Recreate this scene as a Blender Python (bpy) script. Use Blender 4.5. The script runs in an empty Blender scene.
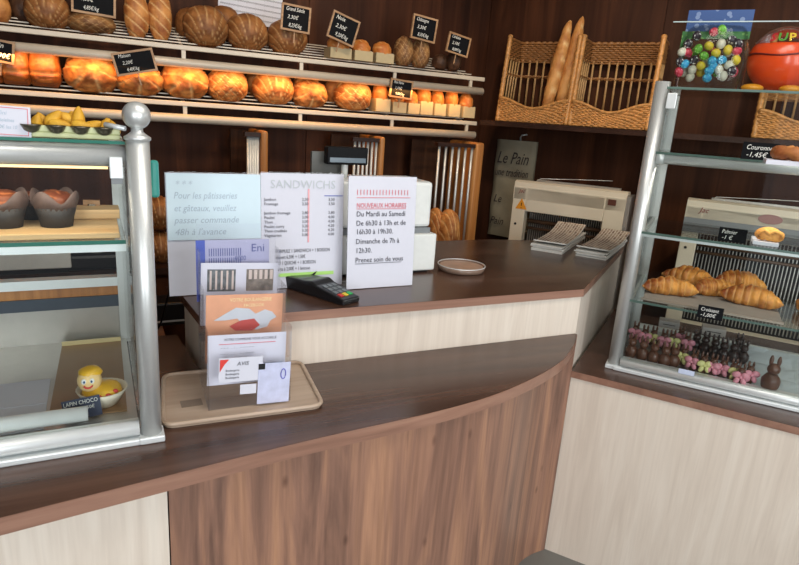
import bpy, bmesh, math, random
from mathutils import Vector, Matrix, noise
random.seed(7)
PI = math.pi
C = bpy.context.scene.collection
SC = bpy.context.scene

# ------------------------------------------------------------------ camera
FPX = 602.67
CR = Vector((0.8963805, -0.43830538, 0.06625998))
CU = Vector((0.0591609, 0.26642458, 0.96203842))
CF = Vector((0.43931991, 0.85843249, -0.26474835))
CP = Vector((0, 0, 1.65))
cd = bpy.data.cameras.new('camera'); cam = bpy.data.objects.new('camera', cd); C.objects.link(cam)
cd.sensor_fit = 'HORIZONTAL'; cd.sensor_width = 36; cd.lens = 36 * FPX / 799; cd.clip_start = .02
M = Matrix((CR, CU, -CF)).transposed().to_4x4(); M.translation = CP
cam.matrix_world = M
SC.camera = cam

# ------------------------------------------------------------------ world, light, exposure
SC.view_settings.view_transform = 'Standard'; SC.view_settings.look = 'None'
SC.view_settings.gamma = 1; SC.view_settings.use_curve_mapping = False
SC.view_settings.exposure = 0.0
SC.cycles.transparent_max_bounces = 32
wd = bpy.data.worlds.new('world'); SC.world = wd; wd.use_nodes = True
wd.node_tree.nodes['Background'].inputs[0].default_value = (.82, .9, 1, 1)
wd.node_tree.nodes['Background'].inputs[1].default_value = .55

def area(name, loc, target, sx, sy, power, col):
    l = bpy.data.lights.new(name, 'AREA'); l.shape = 'RECTANGLE'; l.size = sx; l.size_y = sy
    l.energy = power; l.color = col
    o = bpy.data.objects.new(name, l); C.objects.link(o); o.location = loc
    o.rotation_euler = (Vector(target) - Vector(loc)).to_track_quat('-Z', 'Y').to_euler()
    return o
# daylight through the shop front, behind the photographer
area('shop_window_light', (-1.25, -2.7, 1.7), (.5, 2, .9), .75, 2.2, 62, (.93, .97, 1))
area('shop_window_light', (1.6, -2.9, 1.7), (1.0, 2, .9), 1.9, 2.2, 88, (.95, .98, 1))
# soft overhead fill added to brighten the counters and cases
area('overhead_fill_light', (.9, .7, 2.86), (1.0, 1.2, 0), 1.6, .8, 30, (1, .93, .84))
# ceiling spots warming the bread wall
def spot(name, loc, target, power, col, size=1.1, blend=.6, rad=.05):
    l = bpy.data.lights.new(name, 'SPOT'); l.energy = power; l.color = col
    l.spot_size = size; l.spot_blend = blend; l.shadow_soft_size = rad
    o = bpy.data.objects.new(name, l); C.objects.link(o); o.location = loc
    o.rotation_euler = (Vector(target) - Vector(loc)).to_track_quat('-Z', 'Y').to_euler()
for sx in (.2, 1.3):
    spot('ceiling_spot_light', (sx, 2.0, 2.85), (sx + .1, 3.3, 1.8), 36, (1, .80, .58))

spot('ceiling_spot_light', (1.55, 1.75, 2.85), (2.4, 2.7, 1.8), 40, (1, .82, .62))
spot('ceiling_spot_light', (2.0, .9, 2.85), (3.0, 1.9, 1.6), 40, (1, .82, .62))

# ------------------------------------------------------------------ pixel helpers (where a thing in the photo stands in the room)
def ray(px, py): return CF + CR * ((px - 399.5) / FPX) - CU * ((py - 282.5) / FPX)
def atz(px, py, z):
    d = ray(px, py); return CP + d * ((z - CP.z) / d.z)
def aty(px, py, y):
    d = ray(px, py); return CP + d * (y / d.y)
def depth(p): return (Vector(p) - CP).dot(CF)

# ------------------------------------------------------------------ materials
def srgb(r, g, b):
    f = lambda c: ((c / 255) / 12.92 if c / 255 <= .04045 else ((c / 255 + .055) / 1.055) ** 2.4)
    return (f(r), f(g), f(b), 1)
MC = {}
def mat(name, col, rough=.5, metal=0, noise_amt=0, noise_scale=40, bump=0, spec=.5, coat=0, trans=0, emit=0, ecol=None):
    if name in MC: return MC[name]
    m = bpy.data.materials.new(name); m.use_nodes = True; MC[name] = m
    nt = m.node_tree; b = nt.nodes['Principled BSDF']
    c = srgb(*col)
    b.inputs['Base Color'].default_value = c; b.inputs['Roughness'].default_value = rough
    b.inputs['Metallic'].default_value = metal; b.inputs['Specular IOR Level'].default_value = spec
    b.inputs['Coat Weight'].default_value = coat; b.inputs['Transmission Weight'].default_value = trans
    if emit:
        b.inputs['Emission Color'].default_value = srgb(*(ecol or col)); b.inputs['Emission Strength'].default_value = emit
    tc = nt.nodes.new('ShaderNodeTexCoord'); n = nt.nodes.new('ShaderNodeTexNoise')
    n.inputs['Scale'].default_value = noise_scale; n.inputs['Detail'].default_value = 4
    nt.links.new(tc.outputs['Object'], n.inputs['Vector'])
    amt = noise_amt or .03
    r = nt.nodes.new('ShaderNodeValToRGB')
    r.color_ramp.elements[0].position = .3; r.color_ramp.elements[1].position = .7
    r.color_ramp.elements[0].color = tuple(x * (1 - amt) for x in c[:3]) + (1,)
    r.color_ramp.elements[1].color = tuple(min(1, x * (1 + amt)) for x in c[:3]) + (1,)
    nt.links.new(n.outputs['Fac'], r.inputs[0]); nt.links.new(r.outputs[0], b.inputs['Base Color'])
    if bump:
        bp = nt.nodes.new('ShaderNodeBump'); bp.inputs['Strength'].default_value = bump; bp.inputs['Distance'].default_value = .01
        nt.links.new(n.outputs['Fac'], bp.inputs['Height']); nt.links.new(bp.outputs[0], b.inputs['Normal'])
    return m

def wood(name, cols, scale, rough=.4, axis='Z', spec=.5, fine=1.0, knots=0, rot=0):
    """grain stretched along an axis; cols = three sRGB tones"""
    if name in MC: return MC[name]
    m = bpy.data.materials.new(name); m.use_nodes = True; MC[name] = m
    nt = m.node_tree; b = nt.nodes['Principled BSDF']; L = nt.links.new
    b.inputs['Roughness'].default_value = rough; b.inputs['Specular IOR Level'].default_value = spec
    tc = nt.nodes.new('ShaderNodeNewGeometry'); mp = nt.nodes.new('ShaderNodeMapping')
    mp0 = nt.nodes.new('ShaderNodeMapping'); mp0.inputs['Rotation'].default_value = (0, 0, rot)
    L(tc.outputs['Position'], mp0.inputs['Vector']); L(mp0.outputs[0], mp.inputs['Vector'])
    s = [scale] * 3; s['XYZ'.index(axis)] = scale * .07; mp.inputs['Scale'].default_value = s
    n1 = nt.nodes.new('ShaderNodeTexNoise'); n1.inputs['Scale'].default_value = 1; n1.inputs['Detail'].default_value = 5
    n1.inputs['Distortion'].default_value = 1.2; n1.inputs['Roughness'].default_value = .6
    mp2 = nt.nodes.new('ShaderNodeMapping'); s2 = [scale * 9] * 3; s2['XYZ'.index(axis)] = scale * .35; mp2.inputs['Scale'].default_value = s2
    n2 = nt.nodes.new('ShaderNodeTexNoise'); n2.inputs['Scale'].default_value = 1; n2.inputs['Detail'].default_value = 3
    L(mp0.outputs[0], mp2.inputs['Vector']); L(mp.outputs[0], n1.inputs['Vector']); L(mp2.outputs[0], n2.inputs['Vector'])
    r = nt.nodes.new('ShaderNodeValToRGB'); e = r.color_ramp.elements
    e[0].position = .28; e[0].color = srgb(*cols[0]); e[1].position = .72; e[1].color = srgb(*cols[2])
    q = e.new(.5); q.color = srgb(*cols[1])
    L(n1.outputs['Fac'], r.inputs[0])
    mx = nt.nodes.new('ShaderNodeMix'); mx.data_type = 'RGBA'; mx.blend_type = 'MULTIPLY'; mx.inputs[0].default_value = .55 * fine
    r2 = nt.nodes.new('ShaderNodeValToRGB'); r2.color_ramp.elements[0].position = .35; r2.color_ramp.elements[1].position = .6
    r2.color_ramp.elements[0].color = (.62, .6, .58, 1); r2.color_ramp.elements[1].color = (1, 1, 1, 1)
    L(n2.outputs['Fac'], r2.inputs[0]); L(r.outputs[0], mx.inputs[6]); L(r2.outputs[0], mx.inputs[7])
    out = mx.outputs[2]
    if knots:
        v = nt.nodes.new('ShaderNodeTexVoronoi'); v.inputs['Scale'].default_value = 1
        mp3 = nt.nodes.new('ShaderNodeMapping'); s3 = [13] * 3; s3['XYZ'.index(axis)] = 6; mp3.inputs['Scale'].default_value = s3
        L(mp0.outputs[0], mp3.inputs['Vector']); L(mp3.outputs[0], v.inputs['Vector'])
        r3 = nt.nodes.new('ShaderNodeValToRGB'); r3.color_ramp.elements[0].position = .02; r3.color_ramp.elements[1].position = .13
        r3.color_ramp.elements[0].color = (.35, .3, .28, 1); r3.color_ramp.elements[1].color = (1, 1, 1, 1)
        L(v.outputs['Distance'], r3.inputs[0])
        mk = nt.nodes.new('ShaderNodeMix'); mk.data_type = 'RGBA'; mk.blend_type = 'MULTIPLY'; mk.inputs[0].default_value = knots
        L(out, mk.inputs[6]); L(r3.outputs[0], mk.inputs[7]); out = mk.outputs[2]
    L(out, b.inputs['Base Color'])
    return m

def glass(name, tint=(232, 244, 240), refl=1.0, dens=0.0):
    """thin clear pane: see-through plus the mirror reflection of real glass"""
    if name in MC: return MC[name]
    m = bpy.data.materials.new(name); m.use_nodes = True; MC[name] = m
    nt = m.node_tree; L = nt.links.new
    nt.nodes.remove(nt.nodes['Principled BSDF'])
    t = nt.nodes.new('ShaderNodeBsdfTransparent'); t.inputs[0].default_value = srgb(*tint)
    g = nt.nodes.new('ShaderNodeBsdfGlossy'); g.inputs['Roughness'].default_value = .02
    fr = nt.nodes.new('ShaderNodeFresnel'); fr.inputs[0].default_value = 1.45
    mu = nt.nodes.new('ShaderNodeMath'); mu.operation = 'MULTIPLY'; mu.inputs[1].default_value = refl
    L(fr.outputs[0], mu.inputs[0])
    mx = nt.nodes.new('ShaderNodeMixShader'); L(mu.outputs[0], mx.inputs[0]); L(t.outputs[0], mx.inputs[1]); L(g.outputs[0], mx.inputs[2])
    sh = mx.outputs[0]
    if dens:
        d = nt.nodes.new('ShaderNodeBsdfDiffuse'); d.inputs[0].default_value = (.8, .85, .85, 1)
        m2 = nt.nodes.new('ShaderNodeMixShader'); m2.inputs[0].default_value = dens; L(sh, m2.inputs[1]); L(d.outputs[0], m2.inputs[2]); sh = m2.outputs[0]
    L(sh, nt.nodes['Material Output'].inputs[0])
    return m

def crust(name, dark, light, flour=(214, 176, 124), rough=.55):
    """bread crust: browned tone noise, paler where the dough was scored (attribute 'score')"""
    if name in MC: return MC[name]
    m = bpy.data.materials.new(name); m.use_nodes = True; MC[name] = m
    nt = m.node_tree; b = nt.nodes['Principled BSDF']; L = nt.links.new
    b.inputs['Roughness'].default_value = rough; b.inputs['Specular IOR Level'].default_value = .35
    tc = nt.nodes.new('ShaderNodeTexCoord')
    n = nt.nodes.new('ShaderNodeTexNoise'); n.inputs['Scale'].default_value = 16; n.inputs['Detail'].default_value = 6
    L(tc.outputs['Object'], n.inputs['Vector'])
    r = nt.nodes.new('ShaderNodeValToRGB'); r.color_ramp.elements[0].position = .35; r.color_ramp.elements[1].position = .68
    r.color_ramp.elements[0].color = srgb(*dark); r.color_ramp.elements[1].color = srgb(*light)
    L(n.outputs['Fac'], r.inputs[0])
    at = nt.nodes.new('ShaderNodeAttribute'); at.attribute_name = 'score'
    mx = nt.nodes.new('ShaderNodeMix'); mx.data_type = 'RGBA'; L(at.outputs['Fac'], mx.inputs[0]); L(r.outputs[0], mx.inputs[6])
    mx.inputs[7].default_value = srgb(*flour); L(mx.outputs[2], b.inputs['Base Color'])
    n2 = nt.nodes.new('ShaderNodeTexNoise'); n2.inputs['Scale'].default_value = 70; n2.inputs['Detail'].default_value = 4
    L(tc.outputs['Object'], n2.inputs['Vector'])
    bp = nt.nodes.new('ShaderNodeBump'); bp.inputs['Strength'].default_value = .5; bp.inputs['Distance'].default_value = .006
    L(n2.outputs['Fac'], bp.inputs['Height']); L(bp.outputs[0], b.inputs['Normal'])
    return m

CREAM = wood('cream_oak_laminate', ((210, 196, 181), (219, 206, 191), (227, 216, 202)), 16, .42, 'Z', .4, .2)
WALN = wood('walnut_laminate', ((100, 75, 64), (144, 107, 89), (182, 136, 106)), 11, .42, 'Z', .4, .8, knots=.75)
TOPX = wood('dark_worktop_laminate', ((58, 38, 29), (78, 54, 43), (98, 71, 58)), 11, .25, 'X', .6, .6)
TOPR = wood('dark_worktop_laminate_turned', ((58, 37, 28), (80, 54, 42), (100, 70, 56)), 11, .27, 'X', .6, .6, rot=math.radians(54))
EDGE = wood('worktop_edge_laminate', ((122, 88, 72), (146, 108, 90), (160, 122, 102)), 12, .35, 'X', .5, .3)
WALLM = wood('wall_walnut_panel', ((44, 23, 13), (62, 34, 20), (86, 50, 30)), 7, .55, 'Z', .12, .5)
SHELFD = wood('dark_shelf_wood', ((38, 22, 16), (52, 31, 22), (66, 40, 30)), 10, .45, 'X', .25)
OAK = wood('honey_wood', ((150, 96, 48), (178, 118, 62), (198, 140, 80)), 16, .45, 'Z', .4, .5)
ALU = mat('brushed_aluminium', (206, 208, 206), .38, .55, .02, 200)
ALUW = mat('satin_white_aluminium', (222, 226, 226), .38, .35, .02)
STEEL = mat('stainless_steel', (188, 184, 178), .32, .7, .05, 20)
RACK = mat('cream_lacquered_steel', (196, 184, 166), .4, .1)
WHITE = mat('white_plastic', (222, 224, 220), .4)
CREAMP = mat('cream_enamel', (206, 196, 176), .4, 0, .03, 8)
GREY = mat('grey_plastic', (120, 124, 126), .45)
BLACK = mat('black_plastic', (22, 22, 24), .3, 0, .05)
DARK = mat('dark_rubber', (40, 36, 34), .6)
PAPER = mat('white_paper', (210, 211, 222), .6, 0, .01)
PAPERB = mat('bright_paper', (204, 224, 234), .6, 0, .01)
INK = mat('dark_grey_ink', (70, 70, 80), .6)
INKL = mat('pale_blue_ink', (168, 186, 200), .6)
INKG = mat('pale_grey_ink', (190, 196, 200), .6)
RED = mat('red_ink', (214, 90, 100), .6)
PINK = mat('pink_ink', (232, 170, 176), .6)
BLUE = mat('blue_ink', (70, 90, 180), .6)
GREENH = mat('green_highlighter', (176, 226, 120), .6)
SLATE = mat('blackboard_slate', (17, 18, 21), .7, 0, .1, spec=.1)
CHALK = mat('white_chalk', (226, 226, 220), .8)
FRAME = wood('chalkboard_frame_wood', ((140, 104, 70), (168, 130, 92), (188, 150, 112)), 30, .5, 'X')
GL = glass('clear_glass', (252, 254, 253), .55)
GLE = mat('green_glass_edge', (40, 108, 92), .15, 0, .05, 20, spec=.6)
ACR = glass('clear_acrylic', (254, 254, 255), .4, .006)
PLASTIC = glass('clear_plastic_film', (253, 254, 254), .6, .006)
WICK = mat('honey_wicker', (190, 134, 74), .45, 0, .35, 60, .3)
WICKT = mat('pale_wicker', (186, 146, 96), .5, 0, .2, 60, .3)
WICKD = mat('brown_wicker', (150, 102, 56), .5, 0, .25, 60, .3)
CHOC = mat('milk_chocolate', (92, 58, 42), .3, 0, .15, 50, .3)
DCHOC = mat('dark_chocolate', (54, 36, 32), .3, 0, .15, 50, .3)

# ------------------------------------------------------------------ mesh builder
class MB:
    def __init__(s): s.bm = bmesh.new(); s.smooth = False
    def _v(s, pts): return [s.bm.verts.new(p) for p in pts]
    def face(s, pts):
        return s.bm.faces.new(s._v(pts))
    def box(s, lo, hi, mtx=None):
        (a, b, c), (d, e, f) = lo, hi
        p = [Vector(q) for q in ((a, b, c), (d, b, c), (d, e, c), (a, e, c), (a, b, f), (d, b, f), (d, e, f), (a, e, f))]
        if mtx: p = [mtx @ q for q in p]
        v = s._v(p)
        for q in ((3, 2, 1, 0), (4, 5, 6, 7), (0, 1, 5, 4), (1, 2, 6, 5), (2, 3, 7, 6), (3, 0, 4, 7)): s.bm.faces.new([v[i] for i in q])
        return s
    def prism(s, poly, z0, z1):
        n = len(poly); a = s._v([(p[0], p[1], z0) for p in poly]); b = s._v([(p[0], p[1], z1) for p in poly])
        s.bm.faces.new(a[::-1]); s.bm.faces.new(b)
        for i in range(n): s.bm.faces.new((a[i], a[(i + 1) % n], b[(i + 1) % n], b[i]))
        return s
    def tube(s, pts, r, n=8, closed=False, flat=1.0):
        pts = [Vector(p) for p in pts]; rings = []; N = len(pts)
        rr = r if isinstance(r, (list, tuple)) else [r] * N
        up = Vector((0, 0, 1))
        for i, p in enumerate(pts):
            t = (pts[(i + 1) % N] - pts[i - 1]) if (closed or 0 < i < N - 1) else (pts[1] - pts[0] if i == 0 else pts[-1] - pts[-2])
            t.normalize()
            u = up if abs(t.dot(up)) < .95 else Vector((1, 0, 0))
            x = t.cross(u).normalized(); y = x.cross(t).normalized()
            rings.append(s._v([p + x * (rr[i] * math.cos(2 * PI * k / n)) + y * (rr[i] * flat * math.sin(2 * PI * k / n)) for k in range(n)]))
        for i in range(N if closed else N - 1):
            a, b = rings[i], rings[(i + 1) % N]
            for k in range(n):
                f = s.bm.faces.new((a[k], a[(k + 1) % n], b[(k + 1) % n], b[k])); f.smooth = n > 4
        if not closed: s.bm.faces.new(rings[0][::-1]); s.bm.faces.new(rings[-1])
        return s
    def lathe(s, prof, c=(0, 0, 0), n=24, sx=1, sy=1, wob=None):
        c = Vector(c); rings = []
        for (r, z) in prof:
            rings.append(s._v([c + Vector((math.cos(2 * PI * k / n) * (r + (wob(k, z) if wob else 0)) * sx, math.sin(2 * PI * k / n) * (r + (wob(k, z) if wob else 0)) * sy, z)) for k in range(n)]))
        for a, b in zip(rings, rings[1:]):
            for k in range(n):
                f = s.bm.faces.new((a[k], a[(k + 1) % n], b[(k + 1) % n], b[k])); f.smooth = True
        s.bm.faces.new(rings[0][::-1]); s.bm.faces.new(rings[-1])
        return s
    def ell(s, c, r, nu=16, nv=10, mtx=None, amp=0, fs=20):
        c = Vector(c); rings = []
        def f3(a, b):
            d = Vector((math.cos(a) * math.sin(b), math.sin(a) * math.sin(b), math.cos(b)))
            p = Vector((d.x * r[0], d.y * r[1], d.z * r[2]))
            if amp: p *= 1 + amp * noise.noise((c + p) * fs)
            if mtx: p = mtx @ p
            return c + p
        top = s.bm.verts.new(f3(0, 0)); bot = s.bm.verts.new(f3(0, PI))
        for j in range(1, nv): rings.append(s._v([f3(2 * PI * i / nu, PI * j / nv) for i in range(nu)]))
        for i in range(nu):
            k = (i + 1) % nu
            q = s.bm.faces.new((top, rings[0][i], rings[0][k])); q.smooth = True
            for a, b in zip(rings, rings[1:]):
                q = s.bm.faces.new((a[i], b[i], b[k], a[k])); q.smooth = True
            q = s.bm.faces.new((rings[-1][i], bot, rings[-1][k])); q.smooth = True
        return s
    def slab(s, p0, p1, th, z0, z1):
        """upright slab between two plan points"""
        a, b = Vector((p0[0], p0[1])), Vector((p1[0], p1[1])); d = (b - a).normalized(); n = Vector((-d.y, d.x)) * th / 2
        return s.prism([a - n, b - n, b + n, a + n], z0, z1)

def link(name, me, m, parent=None, world=True):
    o = bpy.data.objects.new(name, me); C.objects.link(o)
    if m: me.materials.append(m)
    if parent:
        o.parent = parent
        if world: me.transform(wm(parent).inverted())
    return o
def wm(o):
    m = o.matrix_basis.copy()
    return wm(o.parent) @ m if o.parent else m
def obj(name, mb, m, parent=None, label=None, bevel=0, world=True):
    me = bpy.data.meshes.new(name)
    bmesh.ops.recalc_face_normals(mb.bm, faces=mb.bm.faces)
    mb.bm.to_mesh(me); mb.bm.free()
    if not parent:
        o = link(name, me, m)
        # origin at the base centre
        vs = [v.co for v in me.vertices]
        c = Vector(((min(v.x for v in vs) + max(v.x for v in vs)) / 2, (min(v.y for v in vs) + max(v.y for v in vs)) / 2, min(v.z for v in vs)))
        me.transform(Matrix.Translation(-c)); o.location = c
    else: o = link(name, me, m, parent, world)
    if label: o['label'] = label
    if bevel:
        b = o.modifiers.new('bevel', 'BEVEL'); b.width = bevel; b.segments = 2; b.limit_method = 'ANGLE'
    return o
def tag(o, label, cat, group=None):
    o['label'] = label; o['category'] = cat
    if group: o['group'] = group
    return o
def thing(name, label, cat, loc=(0, 0, 0), rot=0, group=None):
    o = bpy.data.objects.new(name, None); C.objects.link(o); o.location = loc; o.rotation_euler = (0, 0, rot) if not isinstance(rot, tuple) else rot
    o.empty_display_size = .05
    return tag(o, label, cat, group)
def struct(name, mb, m, parent=None):
    o = obj(name, mb, m, parent)
    if not parent: o['kind'] = 'structure'
    return o
def kids(o): return [c for c in bpy.data.objects if c.parent == o]
def dup(root, loc, rot=0, label=None, group=None, scale=None, mats=None):
    r = root.copy(); C.objects.link(r); r.location = loc
    r.rotation_euler = rot if isinstance(rot, tuple) else (0, 0, rot)
    if label: r['label'] = label
    if group: r['group'] = group
    if scale: r.scale = scale
    def rec(src, dst):
        for ch in kids(src):
            c = ch.copy(); C.objects.link(c); c.parent = dst; rec(ch, c)
    rec(root, r)
    return r
def text(s, size, m, mtx, parent, name='lettering', shear=0, align='LEFT', bold=0, sx=1):
    cu = bpy.data.curves.new('lettering', 'FONT'); cu.body = s; cu.size = size; cu.align_x = align; cu.shear = shear; cu.offset = bold
    cu.extrude = .0002; cu.resolution_u = 2
    t = bpy.data.objects.new('tmp', cu); C.objects.link(t)
    dg = bpy.context.evaluated_depsgraph_get(); me = bpy.data.meshes.new_from_object(t.evaluated_get(dg))
    bpy.data.objects.remove(t)
    me.materials.clear()
    me.transform(mtx @ Matrix.Diagonal((sx, 1, 1, 1)))
    return link(name, me, m, parent, world=False)
def stand_m(x, z, y=-.001, tilt=0):
    """text plane: local X right, local Z up, facing -Y"""
    return Matrix.Translation((x, y, z)) @ Matrix.Rotation(PI / 2, 4, 'X')
def join_text(lines, m, parent, name='lettering'):
    """several lines of writing in one mesh part; lines = (string, size, x, z, shear, sx, align)"""
    bm = bmesh.new()
    for (s, size, x, z, y, sh, sx, al) in lines:
        cu = bpy.data.curves.new('lettering', 'FONT'); cu.body = s; cu.size = size; cu.shear = sh; cu.align_x = al; cu.extrude = .00015; cu.resolution_u = 2
        t = bpy.data.objects.new('tmp', cu); C.objects.link(t)
        me = bpy.data.meshes.new_from_object(t.evaluated_get(bpy.context.evaluated_depsgraph_get())); bpy.data.objects.remove(t)
        me.transform(stand_m(x, z, y) @ Matrix.Diagonal((sx, 1, 1, 1))); bm.from_mesh(me); bpy.data.meshes.remove(me)
    me = bpy.data.meshes.new(name); bm.to_mesh(me); bm.free(); me.materials.clear()
    return link(name, me, m, parent, world=False)

# ------------------------------------------------------------------ the room
WY = 3.42
struct('floor', MB().box((-3, -3, -.1), (7, WY + .1, 0)), mat('grey_floor_tile', (112, 112, 108), .45, 0, .08, 6))
b = MB()
x = -3
while x < 2.0:
    b.box((x, WY, 0), (x + 1.018, WY + .08, 2.9)); x += 1.022
b.box((-3, WY + .01, 0), (2.33, WY + .1, 2.9))
struct('wall_back', b, WALLM)
RDV = Vector((.5736, -.8192)); SDV = Vector((.8131, .5821)); W0 = Vector((2.26, 3.42))
def wp(t_, s_): p = W0 + RDV * t_ + SDV * s_; return (p.x, p.y)
b = MB(); x = 0
while x < 7:
    b.prism([wp(x, 0), wp(x + 1.018, 0), wp(x + 1.018, .08), wp(x, .08)], 0, 2.9); x += 1.022
b.prism([wp(0, .01), wp(7.2, .01), wp(7.2, .1), wp(0, .1)], 0, 2.9)
struct('wall_right', b, WALLM); mat('cream_wall_paint', (200, 190, 175), .7)
struct('wall_left', MB().box((-3.1, -3, 0), (-3, WY, 2.9)), WALLM)
struct('ceiling', MB().box((-3.1, -3, 2.9), (7, WY + .1, 3)), mat('white_ceiling', (210, 205, 198), .8))

# ------------------------------------------------------------------ counters
K = Vector((1.537, 1.553)); Rd = Vector((.5736, -.8192)); Sd = Vector((.8131, .5821))
curve = [(-.9, 1.02), (-.55, 1.058), (-.186, 1.101), (-.03, 1.12), (.054, 1.13), (.154, 1.142), (.329, 1.163), (.475, 1.176), (.635, 1.187), (.756, 1.198), (.874, 1.215), (.969, 1.236), (1.06, 1.264), (1.159, 1.30), (1.252, 1.341), (1.324, 1.38), (1.4, 1.435), (1.47, 1.49), (1.533, 1.551)]
def smooth_line(p, k=5):
    p = [Vector(q) for q in p]; out = []
    for i in range(len(p) - 1):
        a, b_, c, d = p[max(0, i - 1)], p[i], p[i + 1], p[min(len(p) - 1, i + 2)]
        for j in range(k):
            t_ = j / k; out.append(.5 * ((2 * b_) + (c - a) * t_ + (2 * a - 5 * b_ + 4 * c - d) * t_ ** 2 + (3 * b_ - a - 3 * c + d) * t_ ** 3))
    return [tuple(q) for q in out] + [tuple(p[-1])]
curve = curve[:5] + smooth_line(curve[5:], 4)
def inset(poly, d): return [(p[0], p[1] + d) for p in poly]
hb = [(.235, 1.575), (.235, 1.95), (-.9, 1.95)]
low = thing('low_worktop', 'dark wood low worktop with curved front edge under the brochures and left case', 'worktop', (.6, 1.4, .895))
obj('worktop_surface', MB().prism(curve + [(1.533, 1.5605), (.25, 1.588), (.222, 1.66), (.2, 1.93), (-.9, 1.95)], .897, .93), TOPX, low)
b = MB()
lo2 = [(p[0], p[1] - .0025) for p in curve]
for a, c in zip(lo2, lo2[1:]): 
    b.prism([a, c, (c[0], c[1] + .002), (a[0], a[1] + .002)], .895, .9295)
obj('edge_band', b, EDGE, low, 'lighter brown edge strip')
# cream cabinet under the left case
pl = [(-.9, 1.045), (.091, 1.165), (.091, 1.95), (-.9, 1.95)]
cb = tag(obj('base_cabinet', MB().prism(pl, 0, .896), CREAM), 'pale cream wood base cabinet under the left end of the dark low worktop', 'cabinet')
# walnut curved panel
pc = [(.094, 1.165), (.2, 1.172), (.4, 1.19), (.65, 1.20), (.88, 1.225), (1.06, 1.285), (1.17, 1.355), (1.26, 1.425), (1.33, 1.485), (1.40, 1.53), (1.47, 1.549), (1.536, 1.552)]
pc = smooth_line(pc, 5)
tag(obj('curved_base_cabinet', MB().prism(pc + [(1.536, 1.56), (.094, 1.588)], 0, .896), WALN), 'walnut brown curved cabinet front with knots, in the middle of the counter', 'cabinet')
# high counter
hp = [(.225, 1.572), (1.539, 1.557), (2.33, 2.137), (2.12, 2.30), (1.72, 2.40), (.62, 2.42), (.19, 1.95)]
hi = thing('high_worktop', 'dark brown raised worktop carrying the signs, card terminal and newspapers', 'worktop', (1, 1.9, 1.072))
obj('worktop_surface', MB().prism(hp, 1.074, 1.10), TOPX, hi)
b = MB()
for a, c in (((.225, 1.572), (1.539, 1.557)), ((1.539, 1.557), (2.33, 2.137))):
    d = (Vector(c) - Vector(a)).normalized(); n = Vector((d.y, -d.x)) * .002
    b.prism([Vector(a) + n, Vector(c) + n, c, a], 1.072, 1.0995)
obj('edge_band', b, EDGE, hi, 'lighter brown edge strip')
hc = [(.25, 1.59), (1.536, 1.562), (2.32, 2.135), (2.1, 2.27), (1.7, 2.37), (.64, 2.39), (.225, 1.93)]
tag(obj('raised_base_cabinet', MB().prism([(p[0], p[1]) for p in hc], 0, 1.073), CREAM), 'cream wood raised counter body behind the low dark worktop', 'cabinet')
# right counter
def RS(r, s, z=None):
    p = K + Rd * r + Sd * s
    return (p.x, p.y) if z is None else Vector((p.x, p.y, z))
rw = thing('right_worktop', 'dark brown worktop under the glass case with chocolates', 'worktop', RS(.6, .4, .76))
obj('worktop_surface', MB().prism([RS(0, 0), RS(1.6, 0), RS(1.6, .95), RS(0, .95)], .762, .785), TOPR, rw)
obj('edge_band', MB().prism([RS(-.0, -.003), RS(1.6, -.003), RS(1.6, -.0005), RS(0, -.0005)], .76, .7845), EDGE, rw, 'lighter brown edge strip')
tag(obj('base_cabinet', MB().prism([RS(.0, .004), RS(1.6, .004), RS(1.6, .95), RS(.0, .95)], 0, .761), CREAM), 'pale cream wood base cabinet under the right glass case', 'cabinet')

# back counter and low bench behind the serving side
bc = thing('back_counter', 'brown wood counter along the back wall under the bread shelves', 'counter', (.8, 3.15, 0))
obj('worktop_surface', MB().box((-1.4, 2.9, .87), (2.2, 3.41, .9)), SHELFD, bc)
obj('cabinet_body', MB().box((-1.38, 2.93, .0), (2.18, 3.41, .87)), WALLM, bc)
lb = thing('low_bench', 'low brown wood bench in the gap between the left case and the raised counter', 'bench', (.0, 2.45, 0))
obj('bench_top', MB().box((-1.0, 2.0, .66), (.22, 2.88, .69)), wood('brown_bench_wood', ((84, 52, 32), (108, 68, 42), (124, 82, 52)), 10, .4, 'X'), lb)
obj('bench_body', MB().box((-.98, 2.02, 0), (.2, 2.86, .66)), WALLM, lb)

# ------------------------------------------------------------------ bread rack
RY = 3.1; SL = .34
def slat_z(zr, y): return zr + (y - RY) * SL
XR0, XR1 = -1.3, 2.0
for zr, lab, x1 in ((1.90, 'upper cream metal bread shelf with slats and front rail', 2.045), (1.652, 'lower cream metal bread shelf with slats, warm lit from above', 2.02)):
    t = thing('bread_shelf', lab, 'shelf', (.4, 3.25, zr - .1))
    obj('front_rail', MB().box((XR0, RY - .01, zr - .022), (x1, RY + .004, zr)), RACK, t, bevel=.003)
    obj('light_tube', MB().tube([(XR0, RY - .004, zr - .078), (x1 - .008, RY - .004, zr - .078)], .021, 12), RACK, t)
    for k in range(6):
        y = RY + .05 + k * .05
        obj('slat', MB().box((XR0, y - .004, slat_z(zr, y) - .006), (x1 - .06 - .012 * k, y + .004, slat_z(zr, y) - .001)), RACK, t)
    for px in (-.8, .39, .95, 1.47, 1.955):
        b = MB(); b.box((px - .009, RY - .006, zr - .066), (px + .009, RY + .004, zr - .02))
        b.box((px - .006, RY + .0, zr - .03), (px + .006, RY + .31, zr - .018), Matrix.Translation((0, RY, zr - .018)) @ Matrix.Rotation(math.atan(SL), 4, 'X') @ Matrix.Translation((0, -RY, -zr + .018)))
        obj('bracket', b, RACK, t)
# strip lamps fixed under the upper shelf
area('shelf_lamp_light', (.55, 3.045, 1.785), (.55, 3.10, 1.70), 2.7, .02, 5.2, (1, .46, .12))

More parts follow.
